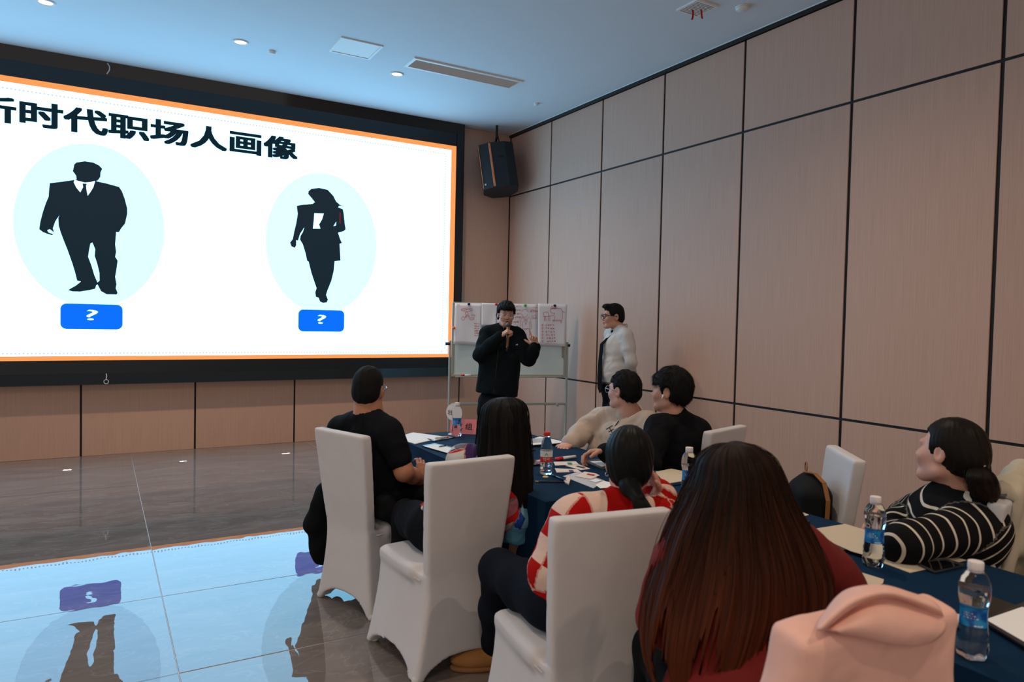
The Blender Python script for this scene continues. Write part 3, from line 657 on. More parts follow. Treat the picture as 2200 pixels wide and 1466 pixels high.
def petal(a, z): return 1+.10*math.cos(5*a)*max(0, 1-z/.03) - .03*max(0, 1-z/.03)
def interp(prof, z):
    zs = [q[1] for q in prof]; return float(np.interp(z, zs, [q[0] for q in prof]))
def bottle(p, label, kind='blue', rot=0., level=.150, h=1.):
    e = empty('water_bottle', (p[0], p[1], TZ+.0005), rot); tag(e, label, 'bottle', 'water bottles on the tables'); prof = PROF_B if kind == 'blue' else PROF_R
    pr = [(r, z*h) for r, z in prof]; fine = [(interp(pr, z), z) for z in np.linspace(0, pr[-1][1], 60)]
    if kind == 'blue': fine = [(r*(1+.012*math.sin(z*330)*(z < .07*h)), z) for r, z in fine]
    auto_smooth(MB().lathe(fine, 40, mod=petal).build('plastic_body', M_PET, e), 60)
    wz = [z for z in np.linspace(.004, level*h, 40)]
    auto_smooth(MB().lathe([(interp(pr, z)*.955, z) for z in wz], 40, mod=petal).build('water', M_WATER, e), 60)
    zc = pr[-1][1]
    auto_smooth(MB().lathe([(.0165, zc-.010), (.0172, zc-.008), (.0172, zc+.006), (.0165, zc+.009), (.001, zc+.0095)], 30, mod=lambda a, z: 1+.02*math.cos(24*a)).build('cap', M_CAPW if kind == 'blue' else M_CAPR, e), 40)
    MB().lathe([(.0165, zc-.016), (.0165, zc-.012)], 24).build('neck_ring', MATS['white bottle cap'] if kind == 'blue' else M_PET, e, True)
    def band(z0, z1, m, nm='label'):
        zz = np.linspace(z0, z1, 8); o = MB(); n = 40; vs = [(( interp(pr, z)+.0006)*math.cos(2*math.pi*k/n), (interp(pr, z)+.0006)*math.sin(2*math.pi*k/n), z) for z in zz for k in range(n)]
        fs = [(i*n+k, i*n+(k+1) % n, (i+1)*n+(k+1) % n, (i+1)*n+k) for i in range(7) for k in range(n)]; return o.add(vs, fs).build(nm, m, e, True)
    def wrap(txt, z0, z1, a0, a1, m, par, off=.01):
        tv, tf = text_mesh(txt, off); P = []
        for q in tv:
            z = z0+(z1-z0)*q[1]; a = a0+(a1-a0)*q[0]; r = interp(pr, z)+.0012; P.append((r*math.cos(a), r*math.sin(a), z))
        put('label_print', mesh_of('label_print', P, tf), m, par)
    va = math.atan2(-p[1], -p[0])-rot      # side that faces the room
    if kind == 'blue':
        lb = band(.080*h, .124*h, M_LBL['blue']); 
        for i, zz in enumerate((.112, .1065, .101)): wrap('~ ≈ ~ - ≈', (zz-.002)*h, (zz+.0014)*h, va-.75, va-.05+.2*i, M_PRINT, lb)
        wrap('— — —', .083*h, .0855*h, va+.05, va+.7, M_PRINT, lb)
    else:
        lw = band(.094, .126, M_LBL['white']); lr = band(.068, .096, M_LBL['red'])
        wrap('农夫山泉', .083, .0915, va-.55, va+.55, M_PRINT, lr, .02); wrap('= = - =', .076, .079, va-.45, va+.45, M_PRINT, lr); wrap('▲', .101, .119, va-.28, va+.28, M_GRN, lw)
    return e
bottle(onz(981, 938, TZ), 'blue labelled water bottle beside the pink sign on the far table', rot=.4, level=.10)
bottle(onz(1173, 1020, TZ), 'red capped water bottle with a red and white label', 'red', .2, .12)
bottle(onz(1478, 1068, TZ), 'water bottle half hidden behind the long brown hair', rot=1.)
bottle(onz(1876, 1216, TZ), 'blue labelled water bottle in front of the striped sleeve', rot=2., level=.168, h=1.02)
bottle(onz(2088, 1412, TZ), 'largest, nearest blue labelled water bottle beside the pink jacket', rot=.9, level=.165, h=1.03)

# ------------------------------------------------------------------ things lying on the tables
M_PAPER = mat('white paper', (.80, .81, .82), .8, .03, 8); M_KRAFT = mat('cream paper', (.58, .49, .37), .85, .05, 10); M_BLKP = mat('black plastic', (.012, .013, .015), .3, .1); M_SCRN = mat('dark glass', (.006, .006, .007), .03, .05)
M_CARD = mat('pale card', (.72, .62, .56), .7, .04, 20); M_PEN = mat('black pencil', (.010, .010, .010), .35); M_GOLD = mat('gold ferrule', (.55, .36, .10), .35, metal=.6); M_WBODY = mat('white marker body', (.78, .76, .74), .4); M_REDP = mat('red plastic', (.60, .02, .02), .4); M_ORP = mat('orange plastic', (.8, .16, .04), .45)
M_CLEAR = mat('clear plastic folder', (.55, .60, .66), .12, .1, 20, spec=.6); M_PINKP = mat('pink card', (.68, .22, .26), .75, .03, 10); M_INK = mat('black ink', (.012, .010, .010), .7)
def poly(pxs, z): return [onz(x, y, z) for x, y in pxs]
def flat(name, pxs, m, label, cat, z0=TZ, th=.0012, group=None, extra=None):
    q = poly(pxs, z0+.0012); c = np.mean(q, 0); e = MB().slab([a-c for a in q], th, (0, 0, 1)).build(name, m, None, False, c); tag(e, label, cat, group); e['_c'] = 0; del e['_c']
    return e, c
def rod(name, a, b, r, m, label, cat, z=TZ, tip=None, n=10, cap=None):
    A = onz(*a, z+r+.0014); B = onz(*b, z+r+.0014); e = empty(name, (A+B)/2*V(1, 1, 0)+V(0, 0, z)); tag(e, label, cat); c = np.array(e.location); L = B-A
    s0 = .0; s1 = 1.
    if tip: s0 = tip[0]; MB().tube([A-c, A+L*s0-c], r*tip[2] if len(tip) > 2 else r, n).build('tip', tip[1], e, True)
    if cap: s1 = 1-cap[0]; MB().tube([A+L*s1-c, B-c], r*1.08, n).build('cap', cap[1], e, True)
    MB().tube([A+L*s0-c, A+L*s1-c], r, n).build('barrel', m, e, True); return e
paper = 'sheets of paper on the tables'
flat('paper_sheet', [(850, 942), (887, 930.5), (957, 940), (892, 955)], M_PAPER, 'large white paper sheet on the far left corner of the table', 'paper', th=.004)
e, c = flat('clipboard', [(916, 944.5), (960, 938.5), (977, 941), (933, 949.5)], M_BLKP, 'dark clipboard beside the white sheet at the far end of the table', 'clipboard', th=.004)
MB().slab([onz(x, y, TZ+.0055)-c for x, y in ((921, 943), (956, 938.5), (966, 940), (934, 946.5))], .001, (0, 0, 1)).build('sheet', M_PAPER, e)
rod('marker_pen', (963, 939.2), (935, 941.5), .007, M_WBODY, 'white marker with an orange end at the far end of the table', 'marker', TZ+.006, tip=(.16, M_ORP))
e, c = flat('tablet_board', [(907, 959.5), (934, 954.5), (990, 966), (960, 975.5)], M_BLKP, 'board with white paper in front of the floral blouse', 'clipboard', th=.006)
MB().slab([onz(x, y, TZ+.0075)-c for x, y in ((911, 959.5), (934, 955.3), (986, 966), (960, 973.5))], .001, (0, 0, 1)).build('sheet', M_PAPER, e)
rod('pencil', (943, 960.2), (958, 957.5), .0035, M_PEN, 'short dark pencil lying on the white paper near the floral blouse', 'pencil', TZ+.009, tip=(.12, M_GOLD))
# pink tent sign
a = onz(966, 932, TZ); b = onz(1024, 934, TZ); u = (b-a)*V(1, 1, 0); n_ = nrm(np.cross(V(0, 0, 1), nrm(u))); n_ = n_ if n_ @ V(0, 1, 0) > 0 else -n_
e = empty('tent_sign', (a+b)/2); tag(e, 'folded pink card sign standing at the end of the table', 'sign'); c = (a+b)/2; hz = V(0, 0, .098)
for s0, nm in ((0, 'front_leaf'), (1, 'rear_leaf')):
    p0 = a+n_*.075*s0; p1 = b+n_*.075*s0; t0 = a+n_*.0375+hz; t1 = b+n_*.0375+hz
    MB().slab([p0-c, p1-c, t1-c, t0-c], .0012).build(nm, M_PINKP, e)
vv_ = n_*.0375+hz; nf = -nrm(np.cross(nrm(u), nrm(vv_))); nf = nf if nf[1] < 0 else -nf
lettering('sign_lettering', '二 组', a+u*.22+vv_*.30, u*.60, vv_*.42, M_INK, e, nf, .0025, .012, c)
# round name card leaning behind the bottle
p = onz(972, 934, TZ); e = empty('name_card', p); tag(e, 'round white name card standing behind the blue labelled bottle', 'name card'); k = nrm(V(R_[0], R_[1], 0))
pts = [k*(.046*math.cos(t))+V(0, 0, .155+.058*math.sin(t)) for t in np.linspace(0, 2*math.pi, 32, endpoint=False)]
MB().slab(pts, .002).build('card', M_PAPER, e); MB().tube([(0, 0, 0), (0, 0, .10)], .004, 8).build('stem', M_WBODY, e); MB().lathe([(.03, 0), (.03, .004), (.004, .006)], 20).build('foot', M_WBODY, e)
kn = nrm(-V(F_[0], F_[1], 0)); lettering('name_lettering', '壮', p-k*.034+V(0, 0, .136), k*.034, V(0, 0, .034), M_INK, e, kn, .004, .012, p)
# papers in a folder by the beige fleece
e, c = flat('paper_folder', [(1129, 951), (1160, 939.5), (1226, 954), (1140, 961.5)], M_BLKP, 'dark folder with papers in a clear sleeve at the far right of the table', 'folder', th=.012)
MB().slab([onz(x, y, TZ+.0145)-c for x, y in ((1134, 948), (1160, 939), (1218, 951.5), (1145, 957))], .003, (0, 0, 1)).build('sheet', M_PAPER, e); MB().slab([onz(x, y, TZ+.018)-c for x, y in ((1131, 944), (1165, 942), (1180, 949), (1135, 953))], .002, (0, 0, 1)).build('clear_sleeve', M_CLEAR, e)
rod('pen', (1124, 970.5), (1150, 967.3), .004, M_PEN, 'dark pen on the cloth left of the red capped bottle', 'pen')
flat('mobile_phone', [(1128, 990), (1156, 991), (1160, 1001), (1130, 1003)], M_SCRN, 'black phone lying left of the red capped bottle', 'phone', th=.008)
q = onz(1159, 999, TZ); tag(MB().box((-.018, -.012, 0), (.018, .012, .026), .004).build('eraser_box', mat('pink box', (.65, .38, .45), .6), None, False, q, (0, 0, .4)), 'small pink box behind the red capped bottle', 'box')
q = onz(1172, 1026, TZ); tag(MB().lathe([(.0, .0), (.014, 0), (.015, .002), (.014, .004), (.001, .0042)], 24).build('yellow_badge', mat('yellow plastic', (.72, .48, .03), .4), None, True, q), 'small round yellow badge at the foot of the red capped bottle', 'badge')
rod('pencil', (1150, 1035), (1213, 1036), .0038, M_PEN, 'long dark pencil with a gold end on the cloth below the red capped bottle', 'pencil', tip=(.12, M_GOLD))
rod('pen', (1187, 1021), (1216, 1033), .005, mat('dark blue pen', (.01, .03, .08), .3), 'dark blue pen lying to the right of the red capped bottle', 'pen', tip=(.3, M_PEN))
flat('paper_scrap', [(1211, 1037), (1222, 1043), (1226, 1030), (1221, 1025)], M_CARD, 'pale wedge of paper at the end of the long pencil', 'paper scrap', th=.006)
rod('marker_pen', (1194, 987), (1236, 981.5), .0095, M_WBODY, 'white marker pen with a red cap on the navy cloth', 'marker', tip=(.33, M_REDP, 1.15))
for i, (pxs, s_, col) in enumerate((([(1189, 993), (1237, 992), (1244, 999), (1193, 1001)], 'pale printed card just below the red marker', 0), ([(1214, 1001), (1243, 998), (1269, 1008), (1248, 1010.5)], 'pale card partly under its neighbour below the red marker', 1), ([(1192, 1007), (1240, 1009), (1248, 1014.5), (1196, 1016)], 'pale strip card with a purple picture', 2), ([(1235, 1024), (1256, 1014), (1280, 1018), (1288, 1022), (1270, 1030)], 'bent white card on the clear folder', 3))):
    e, c = flat('printed_card', pxs, M_CARD, s_, 'card', z0=TZ+(.0022*(i == 0))+(.003 if i == 3 else 0), group='small cards on the navy cloth')
    q = poly(pxs, TZ+.0046+(.0022*(i == 0))+(.003 if i == 3 else 0)); cc = np.mean(q, 0); u1 = (q[1]-q[0])*.12; u2 = (q[-1]-q[0])*.22
    MB().slab([cc+u1*(.6 if i != 1 else .2)-c-u2, cc+u1*2.2-c-u2, cc+u1*2.2-c+u2, cc+u1*.6-c+u2], .0004, (0, 0, 1)).build('print', (M_GRN, M_DKP, mat('purple print', (.12, .07, .18), .6), M_REDP)[i], e)
flat('clear_folder', [(1209, 1024), (1245, 1014), (1300, 1034), (1275, 1050)], M_CLEAR, 'clear plastic folder under the bent white card', 'folder', th=.0015)
for i, (pxs, s_) in enumerate((([(1266, 1033), (1280, 1029.5), (1293, 1033), (1280, 1037)], 'white oval card on the clear folder'), ([(1279, 1043), (1296, 1034), (1316, 1038), (1312, 1048), (1290, 1050)], 'white printed card beside the red collar'))):
    flat('printed_card', pxs, M_PAPER, s_, 'card', z0=TZ+.003, group='small cards on the navy cloth')
e, c = flat('clipboard', [(1250, 992), (1296, 988), (1330, 1002), (1296, 1011)], mat('dark teal board', (.02, .045, .06), .3), 'dark board with a white note left of the black ponytail', 'clipboard', th=.006)
MB().slab([onz(x, y, TZ+.0075)-c for x, y in ((1268, 992), (1294, 991), (1302, 1001), (1292, 1003))], .001, (0, 0, 1)).build('note', M_PAPER, e)
flat('paper_sheet', [(1408, 1015), (1442, 1008.5), (1480, 1016), (1495, 1030), (1430, 1041)], M_KRAFT, 'cream paper sheet beside the half hidden bottle', 'paper', th=.003)
flat('mobile_phone', [(1446, 1068), (1466, 1060), (1500, 1070), (1470, 1082)], M_SCRN, 'black phone at the foot of the half hidden bottle', 'phone', th=.008)
flat('paper_scrap', [(1419, 1063), (1424, 1058.5), (1433, 1060.5), (1424, 1064.5)], M_PAPER, 'small white paper scrap beside the red checked cuff', 'paper scrap')
rod('white_plug', (1441, 1064.5), (1447, 1061.8), .005, M_WBODY, 'small white plug beside the black phone', 'plug')
# near table
flat('paper_sheet', [(1690, 1094), (1702, 1093), (1738, 1107), (1700, 1118)], M_KRAFT, 'cream paper sheet on the cloth in front of the backpack', 'paper')
flat('mobile_phone', [(1704, 1124), (1722, 1117), (1740, 1124), (1722, 1133)], M_SCRN, 'small dark phone in front of the backpack', 'phone', th=.008)
flat('paper_sheet', [(1728, 1141), (1816, 1127), (1898, 1152), (1880, 1200), (1830, 1186)], M_KRAFT, 'large cream paper sheet left of the striped sleeve', 'paper', z0=TZ+.012, th=.002)
flat('laptop', [(1752, 1158), (1800, 1152), (1836, 1178), (1802, 1193), (1782, 1186)], mat('dark brown laptop', (.05, .042, .038), .35), 'dark closed laptop sticking out under the large cream sheet', 'laptop', th=.011)
flat('paper_sheet', [(1888, 1178), (1960, 1172), (2076, 1205), (1955, 1232), (1890, 1208)], M_KRAFT, 'cream paper sheet under the striped elbow', 'paper', th=.002)
e, c = flat('mobile_phone', [(1964, 1211), (2032, 1205), (2072, 1217), (2008, 1232)], mat('phone edge', (.10, .11, .13), .25, metal=.5), 'large black phone lying face up on the cream sheet', 'phone', z0=TZ+.003, th=.008)
MB().slab([onz(x, y, TZ+.0125)-c for x, y in ((1970, 1209.5), (2031, 1204.5), (2064, 1215), (2009, 1226.5))], .0006, (0, 0, 1)).build('display', M_SCRN, e)
flat('paper_sheet', [(1790, 1225), (1818, 1221), (1899, 1246), (1897, 1254), (1850, 1275)], M_KRAFT, 'cream paper sheet between the red sleeve and the pink hood', 'paper')
e, c = flat('folder', [(2092, 1318), (2122, 1282), (2188, 1306), (2150, 1335)], mat('dark brown folder', (.022, .016, .012), .5), 'dark folder behind the nearest bottle', 'folder', th=.005)
e, c = flat('writing_board', [(2105, 1335), (2200, 1298), (2330, 1340), (2230, 1412)], M_BLKP, 'black board with white paper at the right edge beside the nearest bottle', 'clipboard', z0=TZ+.007, th=.006)
MB().slab([onz(x, y, TZ+.0145)-c for x, y in ((2118, 1332), (2196, 1305), (2322, 1341), (2232, 1398))], .001, (0, 0, 1)).build('sheet', M_PAPER, e)
q = onz(2056, 1347, TZ); s = SDF(.01); s.box(q+V(0, 0, .016), (.024, .052, .015), .01, np.array([[math.cos(.5), math.sin(.5), 0], [-math.sin(.5), math.cos(.5), 0], [0, 0, 1]])); s.ell(q+V(-.02, .045, .018), (.016, .018, .014)); s.fold = lambda G: .0018*wob(G, 110, 5)
tp = sculpt('tissue_packet', s, .004, mat('white tissue wrapper', (.74, .68, .70), .35, .05), None, q); tp.location = tuple(q); tag(tp, 'white tissue packet with red marks between the pink jacket and the nearest bottle', 'tissue packet')
for dx, dy in ((.0, -.012), (.008, .02), (-.012, .004)): MB().slab([V(dx-.008, dy-.003, .0325), V(dx+.006, dy-.004, .0325), V(dx+.008, dy+.004, .0325), V(dx-.004, dy+.005, .0325)], .0006, (0, 0, 1)).build('red_mark', M_REDP, tp)
# ------------------------------------------------------------------ whiteboard on its stand
WL = V(3.53, 7.43, 0); WR = V(4.84, 7.00, 0); wu = nrm(WR-WL); wn = nrm(np.cross(wu, V(0, 0, 1)))      # wn looks to the viewer
if wn[1] > 0: wn = -wn
WW = float(np.linalg.norm(WR-WL)); wb = empty('whiteboard', (WL+WR)/2); tag(wb, 'white magnetic whiteboard on a rolling metal stand in the corner', 'whiteboard'); wc = np.array(wb.location)
def wp(u, d, z): return WL+wu*u+wn*d+V(0, 0, z)-wc
def wbox(name, u0, u1, d0, d1, z0, z1, m, par=wb, bev=.004):
    mb = MB().box((u0, d0, z0), (u1, d1, z1), bev); mb.v = [tuple(wp(*q)) for q in mb.v]
    mb.f = [tuple(reversed(q)) for q in mb.f]; return mb.build(name, m, par)
M_ALU = mat('grey green aluminium', (.42, .44, .39), .45, .05, metal=.3); M_BRD = mat('white enamel board', (.66, .82, .84), .22, .02, 3)
BZ0, BZ1 = .868, 1.735
wbox('board', .02, WW-.02, -.012, .004, BZ0+.02, BZ1-.02, M_BRD)
for nm, a in (('frame_rail', (0, WW, -.018, .012, BZ1-.03, BZ1)), ('frame_rail', (0, WW, -.018, .012, BZ0, BZ0+.03)), ('frame_rail', (0, .03, -.018, .012, BZ0+.03, BZ1-.03)), ('frame_rail', (WW-.03, WW, -.018, .012, BZ0+.03, BZ1-.03))): wbox(nm, *a, M_ALU)
for u in (-.028, WW+.010):
    wbox('post', u, u+.022, -.030, .010, .06, 1.29, M_ALU); wbox('foot', u-.004, u+.026, -.28, .26, .045, .075, M_ALU)
    for d in (-.26, .24):
        mb = MB().tube([wp(u-.001, d, .024), wp(u+.023, d, .024)], .024, 14); mb.build('caster', M_BLKP, wb)
    mb = MB().tube([wp(u+.011, .0, 1.25), wp(u+.011+(-.055 if u < 0 else .03), .0, 1.25)], .018, 12); mb.build('pivot_knob', M_BLKP, wb)
wbox('crossbar', 0, WW+.01, -.022, .004, .53, .56, M_ALU); mb = MB().tube([wp(WW-.09, .0, .535), wp(WW-.09, .03, .535)], .020, 14); mb.build('crossbar_knob', M_ALU, wb)
wbox('corner_bracket', WW-.05, WW-.028, .012, .016, 1.10, 1.27, mat('tan bracket', (.33, .29, .20), .5))
wbox('pen_tray', .05, WW-.05, .012, .055, BZ0-.004, BZ0+.010, M_ALU, wb, .002)
mk = empty('marker_pen', wp(.165, .032, BZ0+.020)+wc); tag(mk, 'white marker with a red cap on the whiteboard tray', 'marker')
MB().tube([-wu*.05, -wu*.01], .0105, 10).build('cap', M_REDP, mk, True); MB().tube([-wu*.01, wu*.07], .0095, 10).build('barrel', M_WBODY, mk, True)
M_PINK_INK = mat('red marker ink', (.55, .05, .06), .6); M_FLIP = mat('flip chart paper', (.84, .88, .97), .8, .03, 3)
P0 = WL+wn*.012
def wq(x, y): return onplane(x, y, WL+wn*.018, wn)
def sheet(pxs, label, curl=.0):
    q = [wq(*a) for a in pxs]; c = np.mean(q, 0); n = 12; vs = []; fs = []
    for j in range(n+1):
        for i in range(n+1):
            s_, t = i/n, j/n; p = (q[0]*(1-s_)+q[1]*s_)*(1-t)+(q[3]*(1-s_)+q[2]*s_)*t
            vs.append(p+wn*(.012*(1-t)**2*0+.010*t*t+.005*math.sin(5*s_+2*t)*t)-c)
    for j in range(n):
        for i in range(n): a = j*(n+1)+i; fs.append((a, a+n+1, a+n+2, a+1))
    o = MB().add(vs, fs).build('flip_chart_sheet', M_FLIP, None, True, c); md = o.modifiers.new('thick', 'SOLIDIFY'); md.thickness = .0012; md.offset = 0; tag(o, label, 'paper', 'flip chart sheets on the whiteboard'); return o, c
def strokes(o, c, lines, w_=.0042):
    mb = MB()
    for ln in lines:
        P = [wq(960+x/6.664, 620+y/6.664)+wn*.016-c for x, y in ln]
        for i in range(len(P)-1):
            t = nrm(P[i+1]-P[i]); s_ = np.cross(t, wn)*w_/2; mb.add([P[i]-s_, P[i]+s_, P[i+1]+s_, P[i+1]-s_], [(0, 1, 2, 3)])
    d = mb.build('red_drawing', M_PINK_INK, o); d['kind'] = 'stuff'
def scrib(x, y, n, w_, h, seed):
    r = np.random.RandomState(seed); L = []
    for i in range(n):
        cx = x+i*w_
        for _ in range(4): L.append([(cx+r.uniform(0, .75)*w_, y+r.uniform(-.5, .5)*h), (cx+r.uniform(.1, .85)*w_, y+r.uniform(-.5, .5)*h)])
    return L
def circ(cx, cy, rx, ry, a0=0, a1=360, n=14): return [(cx+rx*math.cos(math.radians(a)), cy+ry*math.sin(math.radians(a))) for a in np.linspace(a0, a1, n)]
o, c = sheet([(977.5, 651.5), (1036, 652), (1034, 742), (974, 739)], 'leftmost flip chart sheet, with a small red drawing of a figure')
L = [circ(285, 305, 82, 24), circ(283, 360, 22, 20), circ(230, 430, 22, 26), [(262, 395), (300, 385), (325, 395)], [(262, 395), (268, 430)], [(325, 395), (318, 430)], [(345, 385), (400, 380), (395, 410)], circ(355, 435, 30, 16)]
L += scrib(215, 305, 6, 23, 16, 1)+scrib(268, 408, 2, 22, 26, 2)+scrib(145, 235, 2, 20, 20, 3)
for k in range(6): L += scrib(390, 505+34*k, 4, 19, 20, 10+k)
strokes(o, c, L)
o, c = sheet([(1035, 651), (1068, 652), (1066, 700), (1034, 700)], 'blank grey piece of flip chart sheet behind the speaking man')
o, c = sheet([(1066, 652), (1156, 654), (1155, 745), (1065, 742)], 'middle flip chart sheet, with a red drawing of a man in a suit')
L = [circ(1112, 345, 48, 42, 190, 350), circ(1112, 365, 40, 45, 0, 180), [(1090, 405), (1128, 525), (1160, 405)], [(1090, 410), (1055, 440), (1045, 570), (1065, 600)], [(1160, 405), (1195, 440), (1205, 560), (1190, 590)], [(1075, 470), (1082, 600), (1100, 760), (1120, 760), (1132, 640)], [(1180, 470), (1185, 600), (1165, 780), (1145, 780), (1134, 640)], [(1082, 580), (1185, 580)], [(1115, 430), (1128, 470), (1140, 430)], [(1190, 330), (1205, 300), (1300, 330)], [(1190, 335), (1300, 335)], [(1215, 265), (1290, 275)], [(1215, 385), (1215, 420)], [(1245, 380), (1275, 385), (1275, 425), (1240, 425), (1240, 385)], [(1205, 428), (1290, 428)]]
L += scrib(985, 255, 4, 19, 26, 20)+scrib(980, 310, 4, 19, 26, 21)+scrib(975, 365, 4, 20, 26, 22)+scrib(975, 412, 5, 18, 28, 23)+scrib(950, 480, 4, 18, 34, 24)+scrib(935, 540, 4, 20, 34, 25)+scrib(975, 595, 3, 18, 30, 26)+scrib(1190, 322, 5, 20, 18, 27)+scrib(1095, 578, 4, 20, 14, 28)
strokes(o, c, L, .0036)
o, c = sheet([(1156, 652.5), (1219, 654), (1214, 745), (1155, 742)], 'rightmost flip chart sheet, with a red drawing above a numbered list')
L = [[(1375, 345), (1440, 335), (1455, 392), (1390, 400), (1375, 345)], [(1370, 400), (1480, 395)], [(1390, 400), (1392, 468)], [(1412, 400), (1414, 468)], [(1450, 400), (1452, 468)], [(1470, 398), (1472, 468)], circ(1520, 320, 42, 36, 60, 300), [(1480, 295), (1500, 250), (1530, 290), (1555, 255), (1560, 295)], [(1555, 280), (1630, 290), (1650, 330), (1648, 450)], [(1535, 350), (1530, 385), (1470, 395)], [(1540, 395), (1530, 450), (1640, 452)], [(1530, 465), (1640, 465)], [(1625, 465), (1622, 495)], [(1640, 465), (1638, 500)], [(1650, 330), (1690, 350)]]
L += scrib(1485, 290, 4, 19, 14, 30)+scrib(1508, 465, 2, 14, 34, 31)
for k in range(6): L += [circ(1366, 525+46*k, 10, 13)]+scrib(1402+5*k, 525+47*k, 4, 33, 30, 40+k)
strokes(o, c, L)
for (x, y), col, s_ in (((1007, 653.5), (.01, .03, .10), 'dark blue'), ((1066, 654), (.6, .03, .02), 'red'), ((1128, 656.5), (.04, .45, .06), 'green'), ((1191.5, 657), (.012, .012, .016), 'black'), ((974.5, 704.5), (.8, .20, .03), 'orange')):
    q = wq(x, y)+wn*.004; me_ = MB(); ax = wn
    me_.tube([q*0+wn*.0, wn*.016], .016, 16).tube([wn*.016, wn*.022], [.016, .010], 16)
    tag(me_.build('board_magnet', mat(s_+' magnet', col, .35), None, True, q), s_+' round magnet on the whiteboard', 'magnet', 'whiteboard magnets')

# ------------------------------------------------------------------ bags and jackets left on the chairs
def frame3(f): f3 = V(f[0], f[1], 0); return np.cross(f3, V(0, 0, 1)), f3      # right, forward
r3, f3 = frame3(FR3); ctr = V(CR3[0], CR3[1], 0); RM3 = np.stack([r3, f3, V(0, 0, 1)])
bk = ctr-f3*.125-r3*.02; s = SDF(.03); s.box(bk+V(0, 0, .635), (.135, .082, .165), .06, RM3); s.ell(bk+V(0, 0, .745), (.115, .078, .10), RM3); s.box(bk+V(0, 0, .60)+f3*.085, (.10, .040, .11), .03, RM3, .02); s.fold = lambda G: .003*wob(G, 45, 8)
bp_ = sculpt('backpack', s, .007, mat('black nylon', (.008, .009, .011), .7, .15, 60, .2, 400, spec=.15), None, bk+V(0, 0, .47)); bp_.location = tuple(bk+V(0, 0, .47)); tag(bp_, 'black backpack with a tan strap on the empty white chair', 'backpack')
M_TAN = mat('tan leather strap', (.30, .12, .035), .5); o3 = bk+V(0, 0, .47)
def ribbon(name, pts, wd, m, par, w_=.011, th=.003):
    mb = MB()
    for i in range(len(pts)-1):
        a, b = V(*pts[i]), V(*pts[i+1]); n = nrm(np.cross(b-a, wd)); t = np.asarray(wd)*w_; mb.slab([a-t, a+t, b+t, b-t], th)
    return mb.build(name, m, par)
wr = nrm(r3*.9-f3*.4)
ribbon('strap', [f3*.03-r3*.02+V(0, 0, .378), -f3*.005-r3*.06+V(0, 0, .380), -f3*.035-r3*.105+V(0, 0, .345), -f3*.045-r3*.135+V(0, 0, .27), -f3*.040-r3*.142+V(0, 0, .16), -f3*.03-r3*.14+V(0, 0, .04)], nrm(f3*.9-r3*.3), M_TAN, bp_)
MB().tube([f3*.02+r3*(.0+.018*math.sin(t))+V(0, 0, .372+.028*(1-math.cos(t))*.9) for t in np.linspace(0, 6.28, 14)], .0035, 6).build('grab_loop', M_TAN, bp_)

# pink hooded jacket over its chair back (frame of that chair: right, forward, up)
r6, f6 = frame3(F6); c6 = V(C6[0], C6[1], 0); RM6 = np.stack([r6, f6, V(0, 0, 1)])
def L6(x, y, z): return c6+r6*x+f6*y+V(0, 0, z)
tl6 = math.radians(7.5); RT = np.stack([r6, f6*math.cos(tl6)+V(0, 0, 1)*math.sin(tl6), V(0, 0, 1)*math.cos(tl6)-f6*math.sin(tl6)])
s = SDF(.03); s.box(L6(.0, -.262, .708), (.222, .046, .258), .020, RT)
s.chain([L6(-.178, -.285, .915), L6(-.205, -.285, .78), L6(-.230, -.27, .60), L6(-.235, -.24, .42)], [.034, .042, .046, .044], .03)
s.chain([L6(.185, -.285, .91), L6(.205, -.27, .78), L6(.215, -.25, .60)], [.032, .036, .038], .03)
s.box(L6(0, -.257, .652), (.211, .0315, .294), .010, RT, .003, '-'); s.cut(L6(0, 0, .40), (0, 0, -1))
def pfold(G):
    x = (G-c6)@r6; z = G[..., 2]; return .016*np.sin(x*27+2.6*np.sin(z*7)+.6)*np.clip((.96-z)*2.6, 0, 1)*.8+.008*crease(G, 17, 11)-.004
s.fold = pfold
M_PINK = mat('pale pink jacket cloth', (.78, .46, .39), .8, .05, 30, .12, 600, wrinkle=.25)
pj_base = L6(0, -.26, .46); pj = sculpt('pink_jacket', s, .0075, M_PINK, None, pj_base); pj.location = tuple(pj_base); tag(pj, 'pale pink hooded jacket hung over the back of the nearest chair', 'jacket')
# the hood: a folded piece of cloth lying over the collar, rim rolled over, bulging away from the chair
_rows = [(.045, [(1752, 1350), (1800, 1273), (1842, 1261), (1900, 1255), (1952, 1275), (2000, 1288)]), (-.052, [(1757, 1354), (1815, 1297), (1852, 1281), (1903, 1268), (1955, 1284), (2018, 1306)]),
         (-.040, [(1762, 1355), (1822, 1303), (1857, 1287), (1905, 1273), (1957, 1290), (2025, 1318)]), (.012, [(1772, 1353), (1830, 1306), (1862, 1290), (1908, 1278), (1960, 1297), (2031, 1330)]),
         (-.040, [(1785, 1354), (1838, 1322), (1870, 1308), (1910, 1300), (1962, 1318), (2035, 1346)]), (-.072, [(1798, 1357), (1843, 1342), (1876, 1338), (1914, 1341), (1964, 1350), (2024, 1364)]),
         (-.060, [(1812, 1361), (1848, 1366), (1879, 1373), (1919, 1381), (1963, 1387), (2000, 1380)]), (-.035, [(1816, 1361), (1850, 1370), (1880, 1378), (1920, 1387), (1963, 1392), (1998, 1383)]), (.030, [(1820, 1354), (1852, 1362), (1882, 1369), (1921, 1376), (1962, 1381), (1990, 1371)])]
vs = []; fs = []
for dd, cols in _rows:
    for k_, (x_, y_) in enumerate(cols): vs.append(at(x_, y_, 1.337+(x_-1692)/347*.178-.030+dd*(.55 if k_ in (0, 5) else 1))-pj_base)
